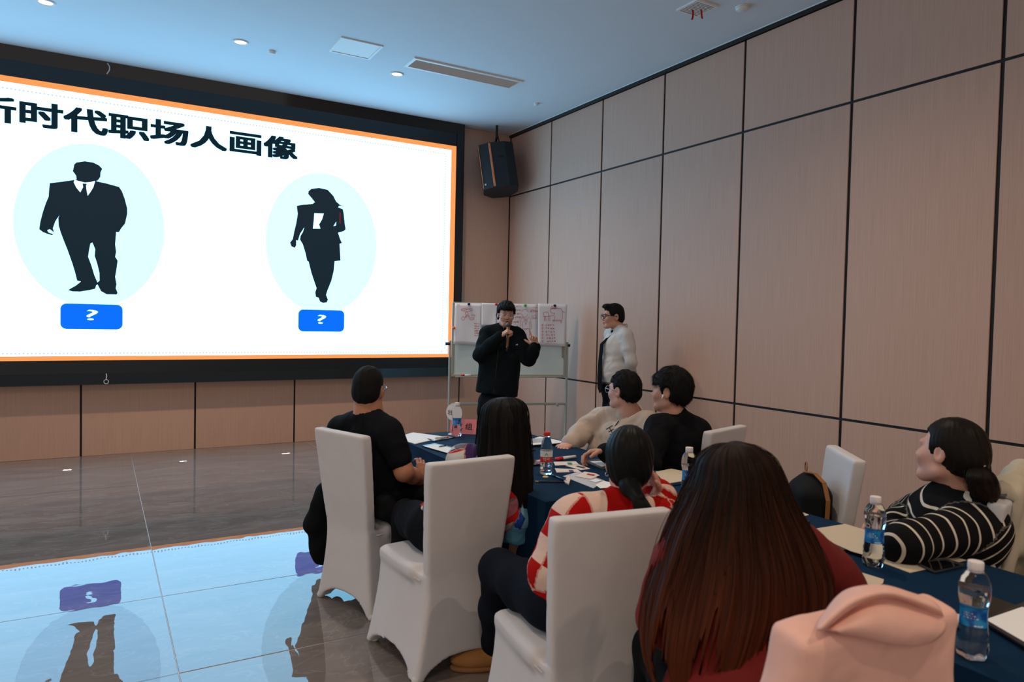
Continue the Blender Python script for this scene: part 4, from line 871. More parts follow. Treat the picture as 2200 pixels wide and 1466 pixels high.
for a_ in range(len(_rows)-1):
    for k_ in range(5): q_ = a_*6+k_; fs.append((q_, q_+6, q_+7, q_+1))
hd_ = put('hood', mesh_of('hood', vs, fs, True), M_PINK, pj); m1 = hd_.modifiers.new('smooth', 'SUBSURF'); m1.levels = 3; m1.render_levels = 3; m2 = hd_.modifiers.new('thick', 'SOLIDIFY'); m2.thickness = .005; m2.offset = 0

# black coat bundled on the chair of the man in the T-shirt
r1, f1 = frame3(F1); c1 = V(C1[0], C1[1], 0)
def L1(x, y, z): return c1+r1*x+f1*y+V(0, 0, z)
s = SDF(.04)
s.chain([L1(-.225, -.17, .64), L1(-.295, -.19, .52), L1(-.335, -.19, .36), L1(-.335, -.17, .17)], [.035, .058, .072, .050]); s.chain([L1(-.25, -.05, .50), L1(-.30, -.06, .30), L1(-.315, -.07, .12)], [.05, .060, .04])
s.chain([L1(-.2, -.17, .52), L1(.2, -.17, .52)], [.03, .03]); s.chain([L1(.2, -.15, .60), L1(.262, -.08, .48), L1(.285, -.02, .36), L1(.29, .02, .22)], [.045, .05, .055, .04]); s.chain([L1(.24, .0, .50), L1(.29, .05, .40), L1(.295, .12, .30)], [.045, .05, .04])
s.fold = lambda G: .008*np.sin(((G-c1)@f1)*42+3*np.sin(G[..., 2]*11))+.004*wob(G, 40, 17)
co = sculpt('black_coat', s, .009, mat('black coat cloth', (.006, .007, .008), .9, .15, 60, .15, 500, spec=.08), None, L1(0, -.1, .3)); co.location = tuple(L1(0, -.1, .3)); tag(co, 'black coat hanging down both sides of the T-shirt man\'s chair', 'coat')

# cream jacket over the chair of the woman in stripes
r4, f4 = frame3(FR4); c4 = V(CR4[0], CR4[1], 0)
def L4(x, y, z): return c4+r4*x+f4*y+V(0, 0, z)
RT4 = np.stack([r4, f4*math.cos(tl6)+V(0, 0, 1)*math.sin(tl6), V(0, 0, 1)*math.cos(tl6)-f4*math.sin(tl6)])
s = SDF(.03); s.box(L4(.07, -.268, .76), (.17, .052, .235), .03, RT4); s.chain([L4(-.04, -.30, .975), L4(.18, -.28, 1.0)], [.035, .045]); s.chain([L4(.0, -.335, .93), L4(.02, -.36, .75), L4(.06, -.37, .55)], [.03, .038, .035])
s.box(L4(0, -.255, .66), (.214, .036, .298), .012, RT4, .004, '-'); s.cut(L4(0, 0, .42), (0, 0, -1)); s.fold = lambda G: .006*np.sin(((G-c4)@r4)*50+2*np.sin(G[..., 2]*12))+.003*wob(G, 40, 19)-.006
cj = sculpt('cream_jacket', s, .008, mat('cream jacket cloth', (.50, .44, .34), .8, .05, 30, .12, 500, wrinkle=.2), None, L4(0, -.26, .5)); cj.location = tuple(L4(0, -.26, .5)); tag(cj, 'cream jacket over the chair at the right edge behind the striped jumper', 'jacket')
MB().slab([L4(-.13, -.30, .953)-L4(0, -.26, .5), L4(-.05, -.30, .985)-L4(0, -.26, .5), L4(-.03, -.27, .98)-L4(0, -.26, .5), L4(-.12, -.265, .953)-L4(0, -.26, .5)], .004).build('lining', mat('grey lining', (.10, .10, .10), .7), cj)
# ------------------------------------------------------------------ people
def skin_mat(name, col):
    m = mat(name, col, .5, .10, 24, .06, 260, spec=.4); b = m.node_tree.nodes['Principled BSDF']; b.inputs['Subsurface Weight'].default_value = .12; b.inputs['Subsurface Radius'].default_value = (.01, .004, .002); return m
SK_A = skin_mat('warm tan skin', (.52, .27, .19)); SK_B = skin_mat('fair skin', (.62, .34, .265)); SK_C = skin_mat('brown skin', (.42, .19, .115))
M_HAIRK = mat('short black hair', (.006, .006, .0065), .6, .3, 160, .5, 700, spec=.16); M_MOUTH = mat('dark mouth', (.05, .012, .012), .5); M_LIP = mat('lips', (.36, .11, .09), .45); M_EYE = mat('dark eye', (.012, .009, .008), .2); M_EYEW = mat('eye white', (.6, .57, .55), .4)
def axes(fwd, up): F = nrm(fwd); U = nrm(np.asarray(up, float)-F*(np.dot(up, F))); return np.stack([np.cross(F, U), F, U])
def fuzz(o, m, n, ln, crown, A, rad=.0009, seed=3, down=.5, lift=.25, fwd=.35):
    """short hairs growing out of a hair cap, combed away from the crown"""
    r = np.random.RandomState(seed); me = o.data; v = np.zeros(len(me.vertices)*3, np.float32); me.vertices.foreach_get('co', v); v = v.reshape(-1, 3).astype(float)
    nn = np.zeros(len(v)*3, np.float32); me.vertices.foreach_get('normal', nn); nn = nn.reshape(-1, 3).astype(float); q_ = v-crown; ok = np.where(~((q_@A[2] < -.105) & (q_@A[1] > .012)))[0]; i = ok[r.randint(0, len(ok), n)]; p = v[i]; N = nn[i]
    fl = p-crown; fl /= np.linalg.norm(fl, axis=1)[:, None]+1e-9; fl = fl-A[2]*down+A[1]*fwd*((p-crown)@A[2] > -.06)[:, None]+r.normal(size=p.shape)*.28
    fl -= N*(fl*N).sum(1)[:, None]; fl /= np.linalg.norm(fl, axis=1)[:, None]+1e-9; L = ln*r.uniform(.5, 1.15, n)[:, None]; sd = np.cross(fl, N); K = 4; vs = []
    for k in range(K):
        t = k/(K-1); c = p-N*.002+fl*L*t+N*L*lift*(t-.55*t*t); w_ = rad*(1-.85*t); vs += [c+sd*w_, c-sd*w_*.5+N*w_*.9, c-sd*w_*.5-N*w_*.9]
    X = np.stack(vs, 1); b0 = (np.arange(n)*3*K)[:, None]; q = []
    for k in range(K-1):
        for e in range(3): q.append(b0+np.array([[3*k+e, 3*k+(e+1) % 3, 3*k+3+(e+1) % 3, 3*k+3+e]]))
    s_ = put('hair_strands', mesh_of('hair_strands', X.reshape(-1, 3), np.concatenate(q), True), m, o); s_['kind'] = 'stuff'; return s_
class Head:
    def __init__(s, c, fwd, up=(0, 0, 1), sc=1.): s.c = V(*c); s.A = axes(fwd, up); s.s = sc
    def p(s, x, y, z): return s.c+s.s*(s.A[0]*x+s.A[1]*y+s.A[2]*z)
    def skin(s, neck, jaw=1., mouth=False, nr=.052):
        k = s.s; S = SDF(.02)
        S.ell(s.p(0, -.012, .028), V(.074, .094, .086)*k, s.A); S.ell(s.p(0, .026, -.035), V(.064*jaw, .066, .078)*k, s.A, .03); S.cap(s.p(-.022, .066, -.095), s.p(.022, .066, -.095), .019*k, None, .025)
        S.cap(s.p(-.050*jaw, .0, -.072), s.p(-.02, .06, -.096), .02*k, None, .025); S.cap(s.p(.050*jaw, .0, -.072), s.p(.02, .06, -.096), .02*k, None, .025)
        S.cap(s.p(-.036, .078, .020), s.p(.036, .078, .020), .012*k, None, .016); S.cap(s.p(-.042, .064, -.028), s.p(-.03, .07, -.04), .022*k, None, .02); S.cap(s.p(.042, .064, -.028), s.p(.03, .07, -.04), .022*k, None, .02)
        for e in (-1, 1): S.ell(s.p(e*.031, .098, .0), V(.014, .011, .009)*k, s.A, .008, '-')
        S.cap(s.p(0, .088, .004), s.p(0, .106, -.030), .0075*k, .0115*k, .010); S.ell(s.p(-.011, .100, -.034), V(.008, .009, .007)*k, s.A, .006); S.ell(s.p(.011, .100, -.034), V(.008, .009, .007)*k, s.A, .006)
        S.ell(s.p(0, .090, -.060), V(.022, .010, .006)*k, s.A, .006); S.ell(s.p(0, .088, -.072), V(.019, .010, .0065)*k, s.A, .006)
        if mouth: S.ell(s.p(0, .098, -.066), V(.013, .012, .006)*k, s.A, .003, '-')
        for e in (-1, 1):
            S.ell(s.p(e*.077, -.008, -.008), V(.009, .021, .034)*k, s.A, .006); S.ell(s.p(e*.084, -.004, -.004), V(.005, .011, .019)*k, s.A, .004, '-')
        S.chain([s.p(0, -.018, -.06), V(*neck)], [nr*k, nr*k*1.08], .025); S.cap(neck, V(*neck)-V(0, 0, .05), nr*1.1*k, .07*k, .04)
        return S
    def shorthair(s, m, par, base, thick=.014, top=.0, line=.062, nape=-.055, side=.0, fringe=False, wob_=.003, h=.005, vol=0., n=1800, ln=.022, quiff=0., under=False):
        k = s.s; S = SDF(.018); t = thick
        S.ell(s.p(0, -.014, .030), V(.074+t*.8+vol, .094+t+vol*.6, .086+t+top)*k, s.A); S.ell(s.p(0, -.050, -.02), V(.066+t*.6+vol*.5, .056+t*.6, .060)*k, s.A, .03)
        if fringe: S.ell(s.p(.0, .058, .066), V(.064, .044, .034)*k, s.A, .02)
        if quiff: S.ell(s.p(.0, .066, .094), V(.052, .040, .020+quiff)*k, s.A, .02)
        S.cut(s.p(0, -.06, nape), -s.A[2]+.45*s.A[1], .008)
        S.box(s.p(0, .12, line-.20), (.2, .12-side-.028, .20), .012, s.A, .010, '-')             # face below the hair line
        S.box(s.p(0, .05, -.118), (.2, .075, .10), .02, s.A, .012, '-')                          # cheeks and jaw
        for e in (-1, 1): S.ell(s.p(e*.090, -.006, -.014), V(.024, .030, .044)*k, s.A, .008, '-')
        S.fold = lambda G: wob_*(np.sin(((G-s.c)@s.A[0])*170+2*np.sin(((G-s.c)@s.A[1])*60))+wob(G, 120, 21))*.6
        o_ = sculpt('hair', S, h, m, par, base)
        if n: fuzz(o_, m, n, ln, s.p(0, -.045, .12)-V(*base), s.A)
        return o_
    def glasses(s, par, base, m, r=.024, wire=.0022, round_=True):
        b = V(*base); k = s.s
        for e in (-1, 1):
            mb = MB(); mb.tube([s.p(e*.034+r*1.05*math.cos(t), .106-.004*abs(math.cos(t)), -.004+r*.92*math.sin(t))-b for t in np.linspace(0, 2*math.pi, 22)], wire, 6, False); mb.build('lens_rim', m, par, True)
            MB().tube([s.p(e*.060, .102, .004)-b, s.p(e*.080, .060, .004)-b, s.p(e*.083, .0, .002)-b, s.p(e*.080, -.02, -.012)-b], wire*1.1, 6).build('temple', m, par, True)
        MB().tube([s.p(-.012, .108, .0)-b, s.p(0, .111, .003)-b, s.p(.012, .108, .0)-b], wire, 6).build('bridge', m, par, True)
    def features(s, par, base, mouth=False):
        b = V(*base); k = s.s
        for e in (-1, 1):
            S = SDF(.002); S.ell(s.p(e*.031, .0895, .0), V(.0125, .008, .0055)*k, s.A); ew = sculpt('eye', S, .0022, M_EYEW, par, b)
            S = SDF(.002); S.ell(s.p(e*.031, .0965, .0), V(.0055, .002, .0050)*k, s.A); sculpt('iris', S, .0016, M_EYE, ew, b)
            MB().tube([s.p(e*.014, .0935, .017)-b, s.p(e*.032, .094, .0225)-b, s.p(e*.050, .083, .018)-b], [.0028, .0034, .0018], 6).build('eyebrow', M_HAIRK, par, True)
        MB().tube([s.p(-.020, .089, -.0655)-b, s.p(-.008, .0985, -.0605)-b, s.p(.008, .0985, -.0605)-b, s.p(.020, .089, -.0655)-b], [.0015, .0032, .0032, .0015], 6).build('upper_lip', M_LIP, par, True)
        MB().tube([s.p(-.019, .088, -.067)-b, s.p(0, .099, -.0745 if mouth else -.0695)-b, s.p(.019, .088, -.067)-b], [.0015, .004, .0015], 6).build('lower_lip', M_LIP, par, True)
        if mouth:
            S = SDF(.002); S.ell(s.p(0, .0905, -.0665), V(.013, .006, .0065)*k, s.A); sculpt('mouth', S, .002, M_MOUTH, par, b)
def hand(wrist, fwd, palm, side, curl=(.5, .5, .5, .5), thumb=.5, sc=1., spread=.10, tout=.9):
    """palm with four jointed fingers of unequal length and a thumb; side +1 = thumb towards cross(fwd, palm)"""
    F = nrm(fwd); N = nrm(np.asarray(palm, float)-F*np.dot(palm, F)); S_ = np.cross(F, N)*side; w0 = V(*wrist); S = SDF(.008); k = sc
    M = np.stack([S_, F, N])
    S.cap(w0-F*.022*k, w0, .023*k, .0225*k, .02); S.box(w0+F*.045*k, V(.038, .048, .0135)*k, .012*k, M, .016); S.cap(w0, w0+F*.05*k, .019*k, .018*k, .02)
    lens = [(.040, .025, .020), (.045, .028, .021), (.041, .026, .021), (.032, .020, .018)]
    for i in range(4):
        x = (.0285-.019*i)*k; p = w0+S_*x+F*(.088-.006*abs(i-1.2))*k; a = 0; d = nrm(F+S_*spread*(1.3-i)*.6); r = [.0088, .0082, .0076, .0066] if i < 3 else [.0078, .0072, .0066, .0058]
        pts = [p-F*.022*k, p]
        for j in range(3):
            a += curl[i]*(.85, 1.15, .75)[j]; dd = d*math.cos(a)+N*math.sin(a); pts.append(pts[-1]+dd*lens[i][j]*k)
        S.chain(pts, [.0095*k]+[q*k for q in r], .0035)
    p = w0+S_*.026*k+F*.022*k; d1 = nrm(S_*tout+F*.75+N*.25); p1 = p+d1*.038*k; d2 = nrm(S_*(tout-thumb*.8)+F*(1.0)+N*(.2+thumb*.8)); p2 = p1+d2*.032*k; d3 = nrm(S_*(tout-thumb*1.6)+F*1.0+N*(.2+thumb*1.0)); p3 = p2+d3*.025*k
    S.chain([p, p1, p2, p3], [.0155*k, .0115*k, .0100*k, .0082*k], .008)
    return S
def limbpat(S, pts, rad, off=0., k=None, side=0.):
    L = off
    for i in range(len(pts)-1):
        S.cap(pts[i], pts[i+1], rad[i], rad[i+1], k, '+', ('limb', L, (rad[i]+rad[i+1])/2, side)); L += float(np.linalg.norm(V(*pts[i+1])-V(*pts[i])))
    return S
class Body:
    """trunk and limbs from joints; builds the naked figure and garments that follow it"""
    def __init__(b, J): b.J = {k: V(*v) for k, v in J.items()}; J = b.J; b.up = nrm(J['neck']-J['pel']); b.rt = nrm((J['shR']-J['shL'])-b.up*np.dot(J['shR']-J['shL'], b.up)); b.fw = np.cross(b.up, b.rt); b.A = np.stack([b.rt, b.fw, b.up])
    def trunk(b, S, g=0., fat=0., k=.05, low=True, pat=None):
        J = b.J; pt = pat or ('t', b.rt, b.fw); ch = J.get('chest', J['pel']*.35+J['neck']*.65)
        hips = b.A.copy()
        if low: S.ell(J['pel']+b.up*.03, (.162+g, .115+g, .115+g), b.A, k, '+', pt)
        S.ell(J['pel']*.55+ch*.45+b.fw*fat*.5, (.145+g+fat*.6, .105+g+fat, .16+g), b.A, k, '+', pt); S.ell(ch-b.up*.02+b.fw*fat*.2, (.158+g, .108+g+fat*.3, .155+g), b.A, k, '+', pt)
        S.cap(J['shL']-b.up*.012, J['shR']-b.up*.012, .056+g, None, k, '+', pt); S.cap(J['neck']-b.up*.06, J['neck']+b.up*.012, .082+g, .062+g*.5, .03, '+', pt)
        for q in 'LR': S.cap(J['neck']-b.up*.005-b.fw*.012, J['sh'+q]*.75+J['neck']*.25, .056+g*.6, .056+g, .03, '+', pt)
        return S
    def arms(b, S, g=0., wr=1., which='LR', k=.03, taper=1., up=1.):
        J = b.J
        for q in which:
            sh, el, w_ = J['sh'+q], J['el'+q], J['wr'+q]
            if up < 1: limbpat(S, [sh, sh*.5+(sh+(el-sh)*up)*.5, sh+(el-sh)*up], [.058+g, .056+g, .054+g], 0, k); S.cut(sh+(el-sh)*up+(el-sh)*.12, el-sh, .003) if 0 else None; continue
            e2 = el+(w_-el)*wr
            limbpat(S, [sh, sh*.5+el*.5, el], [.054+g, .048+g, .043+g], 0, k, 5. if q == 'R' else 0.); limbpat(S, [el, el*.5+e2*.5, e2], [.042+g, .038+g*taper, .031+g*taper], float(np.linalg.norm(el-sh)), k, 5. if q == 'R' else 0.)
        return S
    def legs(b, S, g=0., end=1., k=.04):
        J = b.J; S.ell(J['pel']+V(0, 0, .0), (.158+g, .122+g, .105+g), b.A, k)
        for q in 'LR':
            if 'kn'+q not in J: continue
            hp = J['pel']+(b.rt if q == 'R' else -b.rt)*.088-b.up*.02; kn, an = J['kn'+q], J['an'+q]; e2 = kn+(an-kn)*end
            limbpat(S, [hp, hp*.5+kn*.5, kn], [.085+g, .075+g, .058+g], 0, k); limbpat(S, [kn, kn*.5+e2*.5, e2], [.056+g, .052+g, .042+g], .4, k)
        return S
def person(label, J, head, skin, hands=(), mouth=False, jaw=1., nr=.052, base=None, hvox=.0055, armg=-.006):
    b = Body(J); J = b.J; base = V(J['pel'][0], J['pel'][1], 0) if base is None else V(*base)
    S = SDF(.04); b.trunk(S, -.012); b.arms(S, armg); b.legs(S, -.008); v, f = S.mesh(.014)
    ex = [head.skin(J['neck'], jaw, mouth, nr).mesh(hvox)]+[h_.mesh(.0042) for h_ in hands]
    for (v2, f2) in ex: f = np.concatenate([f, f2+len(v)]); v = np.concatenate([v, v2])
    o = put('person', mesh_of('person', v-base, f, True), skin); o.location = tuple(base); tag(o, label, 'person'); return o, b, base
def shoes(o, base, b, m, sole, dirs=None):
    for i, q in enumerate('LR'):
        if 'an'+q not in b.J: continue
        a = b.J['an'+q]; d = nrm((dirs[i] if dirs else b.fw)*V(1, 1, 0)); S = SDF(.02); A = axes(d, (0, 0, 1)); g = V(a[0], a[1], 0)
        S.ell(g+d*.07+V(0, 0, .045), (.047, .125, .042), A); S.cap(g+d*-.01+V(0, 0, .05), g+V(0, 0, .10), .044, .046); S.ell(g-d*.03+V(0, 0, .04), (.04, .05, .045), A); S.cut(g+V(0, 0, .018), (0, 0, -1)); sh_ = sculpt('shoe', S, .007, m, o, base)
        S = SDF(.01); S.ell(g+d*.07+V(0, 0, .012), (.048, .127, .03), A); S.ell(g-d*.03+V(0, 0, .012), (.041, .052, .03), A, .03); S.cut(g+V(0, 0, .024), (0, 0, 1), .002); S.cut(g+V(0, 0, .001), (0, 0, -1), .002); sculpt('sole', S, .007, sole, sh_, base)
def collar(name, b, m, o, base, r=.066, tube_=.012, drop=.0, tilt=.15, hgt=.02):
    c = b.J['neck']+b.up*drop; mb = MB(); n = 26
    pts = [c+r*(b.rt*math.cos(t)*1.05+b.fw*math.sin(t))+b.up*(-tilt*r*math.sin(t))-base for t in np.linspace(0, 2*math.pi, n)]
    mb.tube(pts, tube_, 8, False)
    if hgt: mb.tube([p_+b.up*hgt*.6 for p_ in pts], tube_*.8, 8, False)
    return mb.build(name, m, o, True)
M_BLKC = mat('black cotton', (.007, .008, .010), .9, .2, 50, .2, 600, spec=.08, wrinkle=.5); M_BLKJ = mat('black jacket cloth', (.006, .009, .011), .9, .2, 50, .15, 500, spec=.08, wrinkle=.5); M_TROU = mat('black trousers', (.006, .007, .010), .8, .2, 50, .15, 500, spec=.08, wrinkle=.5); M_SHOE = mat('black shoe leather', (.010, .010, .010), .35); M_SOLE = mat('dark rubber sole', (.02, .018, .016), .7)
CT = nrm(V(-F_[0], -F_[1], 0)); RG = nrm(V(R_[0], R_[1], 0))      # towards the viewer, to the right in view
def gnd(p, z=0): return V(p[0], p[1], z)

# --- 1 speaking man in the black jacket
D = 7.2; fwd = nrm(CT*.92+RG*.28)
J = dict(pel=at(1066, 862, D), chest=at(1076, 752, D), neck=at(1083, 708, D), shL=at(1112, 722, D-.02), shR=at(1047, 716, D+.03), elR=at(1031, 762, D-.10), wrR=at(1076, 722, D-.27), elL=at(1136, 772, D-.12), wrL=at(1150, 745, D-.27))
sh_mid = (J['shL']+J['shR'])/2
J['knL'] = gnd(at(1078, 800, D-.06), .50); J['knR'] = gnd(at(1045, 800, D-.02), .50); J['anL'] = gnd(at(1084, 800, D-.02), .09); J['anR'] = gnd(at(1040, 800, D+.03), .09)
hd = Head(at(1087, 676, D-.05), CT*.95+RG*.18+V(0, 0, -.06), V(0, 0, 1)+RG*.04, 1.02)
hR = hand(J['wrR'], nrm(RG*.75+V(0, 0, .55)+CT*.25), nrm(CT*-.2+RG*.6-V(0, 0, .5)), 1, (1.15, 1.15, 1.15, 1.1), 1.0, 1.0)
hL = hand(J['wrL'], nrm(V(0, 0, 1)-RG*.15), nrm(CT*.8-RG*.5), -1, (.08, 1.2, 1.3, 1.3), -.1, 1.0, .12, 1.2)
o, b, base = person('man in a black jacket and round glasses speaking into a microphone', J, hd, SK_A, (hR, hL), True)
S = SDF(.04); b.trunk(S, .022, .01); b.arms(S, .028, .94); S.box(J['chest']*.40+J['pel']*.60, (.205, .135, .32), .09, b.A, .05)
S.chain([J['pel']+b.up*.10, J['pel']-V(0, 0, .06)], [.17, .185], .06); S.ell(J['pel']-V(0, 0, .04), (.20, .145, .13), b.A, .05); S.cut(J['pel']+V(0, 0, .072), V(0, 0, -1)-RG*.12, .01); S.cap(J['neck']+b.up*.10, J['neck']-b.up*.01, .062, None, .01, '-')
S.fold = lambda G: 0.0126*crease(G, 21.1, 31)+.004*wob(G, 70, 32)
sculpt('jacket', S, .010, M_BLKJ, o, base); collar('jacket_collar', b, M_BLKJ, o, base, .068, .014, .008, .35, .022)
zp = MB(); zp.tube([J['neck']+b.fw*.085-b.up*.03-base, J['chest']+b.fw*.142-base, J['chest']*.5+J['pel']*.5+b.fw*.152-base, J['pel']+V(0, 0, .08)+b.fw*.165-base], .003, 6); zp.build('zip', M_BLKP, o)
q = at(1110, 742, D-.2); MB().slab([q-RG*.014-base, q+RG*.014-base, q+RG*.010+V(0, 0, .014)-base, q-RG*.002+V(0, 0, .010)-base], .002).build('chest_logo', mat('pale logo print', (.5, .53, .53), .5), o)
S = SDF(.04); b.legs(S, .012, .98); S.fold = lambda G: 0.0105*crease(G, 24.8, 33); sculpt('trousers', S, .011, M_TROU, o, base); shoes(o, base, b, M_SHOE, M_SOLE)
hd.shorthair(M_HAIRK, o, base, .016, .008, .050, -.05, .0, True, .004, .0055, .006, 2200, .032); hd.glasses(o, base, mat('pale metal spectacle frame', (.62, .62, .60), .25, metal=.7), .025, .0022); hd.features(o, base, True)
# microphone in his fist
mc = hd.p(-.004, .150, -.092); md_ = nrm(V(0, 0, -1)+CT*.12-RG*.03); e = empty('microphone', mc); tag(e, 'gold handheld microphone with a blue ring held by the speaking man', 'microphone')
MB().tube([md_*.02, md_*.10, md_*.225], [.017, .0165, .014], 16).build('handle', mat('gold microphone handle', (.40, .21, .09), .35, metal=.5), e, True); MB().tube([md_*.218, md_*.262], [.0145, .012], 14).build('end_cap', M_BLKP, e, True)
MB().lathe([(.004, 0), (.016, .004), (.024, .018), (.026, .032), (.020, .048), (.006, .054)], 18, tuple(md_*.015-V(0, 0, .012))).build('grille', mat('microphone grille', (.10, .10, .11), .4, metal=.7), e, True)
MB().tube([md_*.088, md_*.100], [.034, .036], 6).build('ring', mat('blue microphone ring', (.02, .20, .55), .4), e)

# --- 2 standing man in the white shirt and black tie, seen in profile
D = 7.0; f2 = nrm(-RG*.93+CT*.12-V(F_[0], F_[1], 0)*-.0)
J = dict(pel=at(1323, 836, D), chest=at(1322, 748, D), neck=at(1332, 709, D), shR=at(1313, 720, D+.14), shL=at(1346, 722, D-.15), elL=at(1356, 776, D-.18), wrL=at(1350, 822, D+.02), elR=at(1338, 778, D+.2), wrR=at(1350, 826, D+.12))
J['knL'] = gnd(at(1318, 800, D-.09), .50); J['knR'] = gnd(at(1318, 800, D+.09), .50); J['anL'] = gnd(at(1324, 800, D-.10), .09); J['anR'] = gnd(at(1324, 800, D+.10), .09)
hd = Head(at(1317, 680, D), -RG*.95+CT*.22+V(0, 0, .0), V(0, 0, 1), 1.02)
hands = (hand(J['wrL'], nrm(V(F_[0], F_[1], 0)*.8-V(0, 0, .5)), RG*1., 1, (.6, .6, .6, .6), .4), hand(J['wrR'], nrm(CT*.8-V(0, 0, .5)), RG*1., -1, (.5, .5, .5, .5), .4))
o, b, base = person('man in a white shirt, black tie and glasses standing beside the whiteboard', J, hd, SK_A, hands)
M_SHIRT = mat('white cotton shirt', (.56, .55, .54), .8, .05, 20, .12, 300, wrinkle=.5)
S = SDF(.04); b.trunk(S, .012, .03); b.arms(S, .016, .93); S.cut(J['pel']+V(0, 0, .045), (0, 0, -1), .01); S.cap(J['neck']+b.up*.10, J['neck']+b.up*.005, .060, None, .008, '-'); S.fold = lambda G: 0.0126*crease(G, 22.3, 41)+.003*wob(G, 80, 42)
sculpt('shirt', S, .0095, M_SHIRT, o, base); collar('shirt_collar', b, M_SHIRT, o, base, .064, .010, .012, .45, .03)
S = SDF(.04); b.legs(S, .012, .98); S.ell(J['pel']+V(0, 0, .03), (.172, .135, .07), b.A); S.cut(J['pel']+V(0, 0, .062), (0, 0, 1), .006); S.fold = lambda G: .004*wob(G, 36, 43); sculpt('trousers', S, .011, M_TROU, o, base)
bl = MB(); n_ = 28; bl.tube([J['pel']+V(0, 0, .052)+b.rt*.176*math.cos(t)+b.fw*(.140*math.sin(t)+.004)-base for t in np.linspace(0, 2*math.pi, n_)], .014, 8, False); be = bl.build('belt', M_SHOE, o, True)
q = J['pel']+V(0, 0, .052)+b.fw*.155; MB().box(q-base-V(.016, .016, .018), q-base+V(.016, .016, .018), .004).build('buckle', mat('steel buckle', (.6, .6, .6), .25, metal=.9), be)
tp_ = [J['neck']+b.fw*.075-b.up*.022, J['neck']+b.fw*.100-b.up*.06, J['chest']+b.fw*.150+b.up*.03, J['chest']*.6+J['pel']*.4+b.fw*.168, J['chest']*.25+J['pel']*.75+b.fw*.176, J['pel']+b.fw*.172+V(0, 0, .0)]
mb = MB(); ws_ = [.016, .019, .027, .034, .042, .044]
for i in range(5):
    a_, c_ = tp_[i]-base, tp_[i+1]-base; mb.slab([a_-b.rt*ws_[i], a_+b.rt*ws_[i], c_+b.rt*ws_[i+1], c_-b.rt*ws_[i+1]], .008, b.fw)
a_ = tp_[5]-base; mb.slab([a_-b.rt*.044, a_+b.rt*.044, a_-V(0, 0, .05)], .008, b.fw); ti = mb.build('necktie', M_BLKC, o); S = SDF(.006); S.ell(tp_[0]+b.fw*.008-b.up*.004, (.020, .013, .020), b.A); sculpt('tie_knot', S, .004, M_BLKC, ti, base)
shoes(o, base, b, M_SHOE, M_SOLE); hd.shorthair(M_HAIRK, o, base, .008, .006, .060, -.055, .030, False, .003, .0055, 0., 1800, .018, .006); hd.glasses(o, base, mat('black spectacle frame', (.010, .010, .010), .3), .024, .0028); hd.features(o, base)

# --- 3 seated man in the black T-shirt
D = 3.87; fa = V(F1[0], F1[1], 0); rr = V(F1[1], -F1[0], 0)
J = dict(pel=gnd(C1-F1*.02, .565), neck=at(792, 893, D), chest=at(791, 975, D+.02), shL=at(733, 918, D+.12), shR=at(838, 930, D-.12), elR=at(868, 1015, D-.15), wrR=at(903, 1030, D+.08), elL=at(752, 1010, D+.25), wrL=at(880, 1012, D+.22))
pel = J['pel']; J['knL'] = pel+fa*.42-rr*.13+V(0, 0, -.01); J['knR'] = pel+fa*.42+rr*.11+V(0, 0, -.01); J['anL'] = gnd(J['knL']+fa*.05, .09); J['anR'] = gnd(J['knR']+fa*.03, .09)
hd = Head(at(792, 836, D), (.64, .76, .03), V(0, 0, 1)+RG*.05, 1.03)
hands = (hand(J['wrR'], nrm(at(908, 1008, D+.12)-J['wrR']+V(0, 0, .02)), nrm(-RG*.5+V(F_[0], F_[1], 0)), 1, (.7, .75, .8, .8), .6), hand(J['wrL'], nrm(RG+CT*.5-V(0, 0, .1)), nrm(CT*.3-V(0, 0, 1)), -1, (.7, .7, .7, .7), .5))
o, b, base = person('man in a black T-shirt and glasses sitting left, seen from behind', J, hd, SK_C, hands, nr=.066, armg=.004)
S = SDF(.045); b.trunk(S, .014, .03); b.arms(S, .012, up=.66); S.cut(J['pel']-V(0, 0, .03), (0, 0, -1)); S.cap(J['neck']+b.up*.10, J['neck']-b.up*.0, .072, None, .01, '-'); S.fold = lambda G: 0.0126*crease(G, 19.8, 51)+.003*wob(G, 75, 52)
sculpt('t_shirt', S, .009, M_BLKC, o, base); collar('neck_band', b, M_BLKC, o, base, .072, .008, -.002, .25, 0)
S = SDF(.04); b.legs(S, .014, .98); S.fold = lambda G: 0.0126*crease(G, 22.3, 53); sculpt('trousers', S, .011, M_TROU, o, base); shoes(o, base, b, M_SHOE, M_SOLE)
hd.shorthair(mat('cropped black hair', (.009, .009, .0095), .7, .3, 200, .6, 900, spec=.12), o, base, .006, .004, .055, -.062, .01, False, .0018, .0055, 0., 2200, .009); hd.glasses(o, base, mat('grey spectacle frame', (.30, .33, .36), .3, metal=.5), .024, .0026)

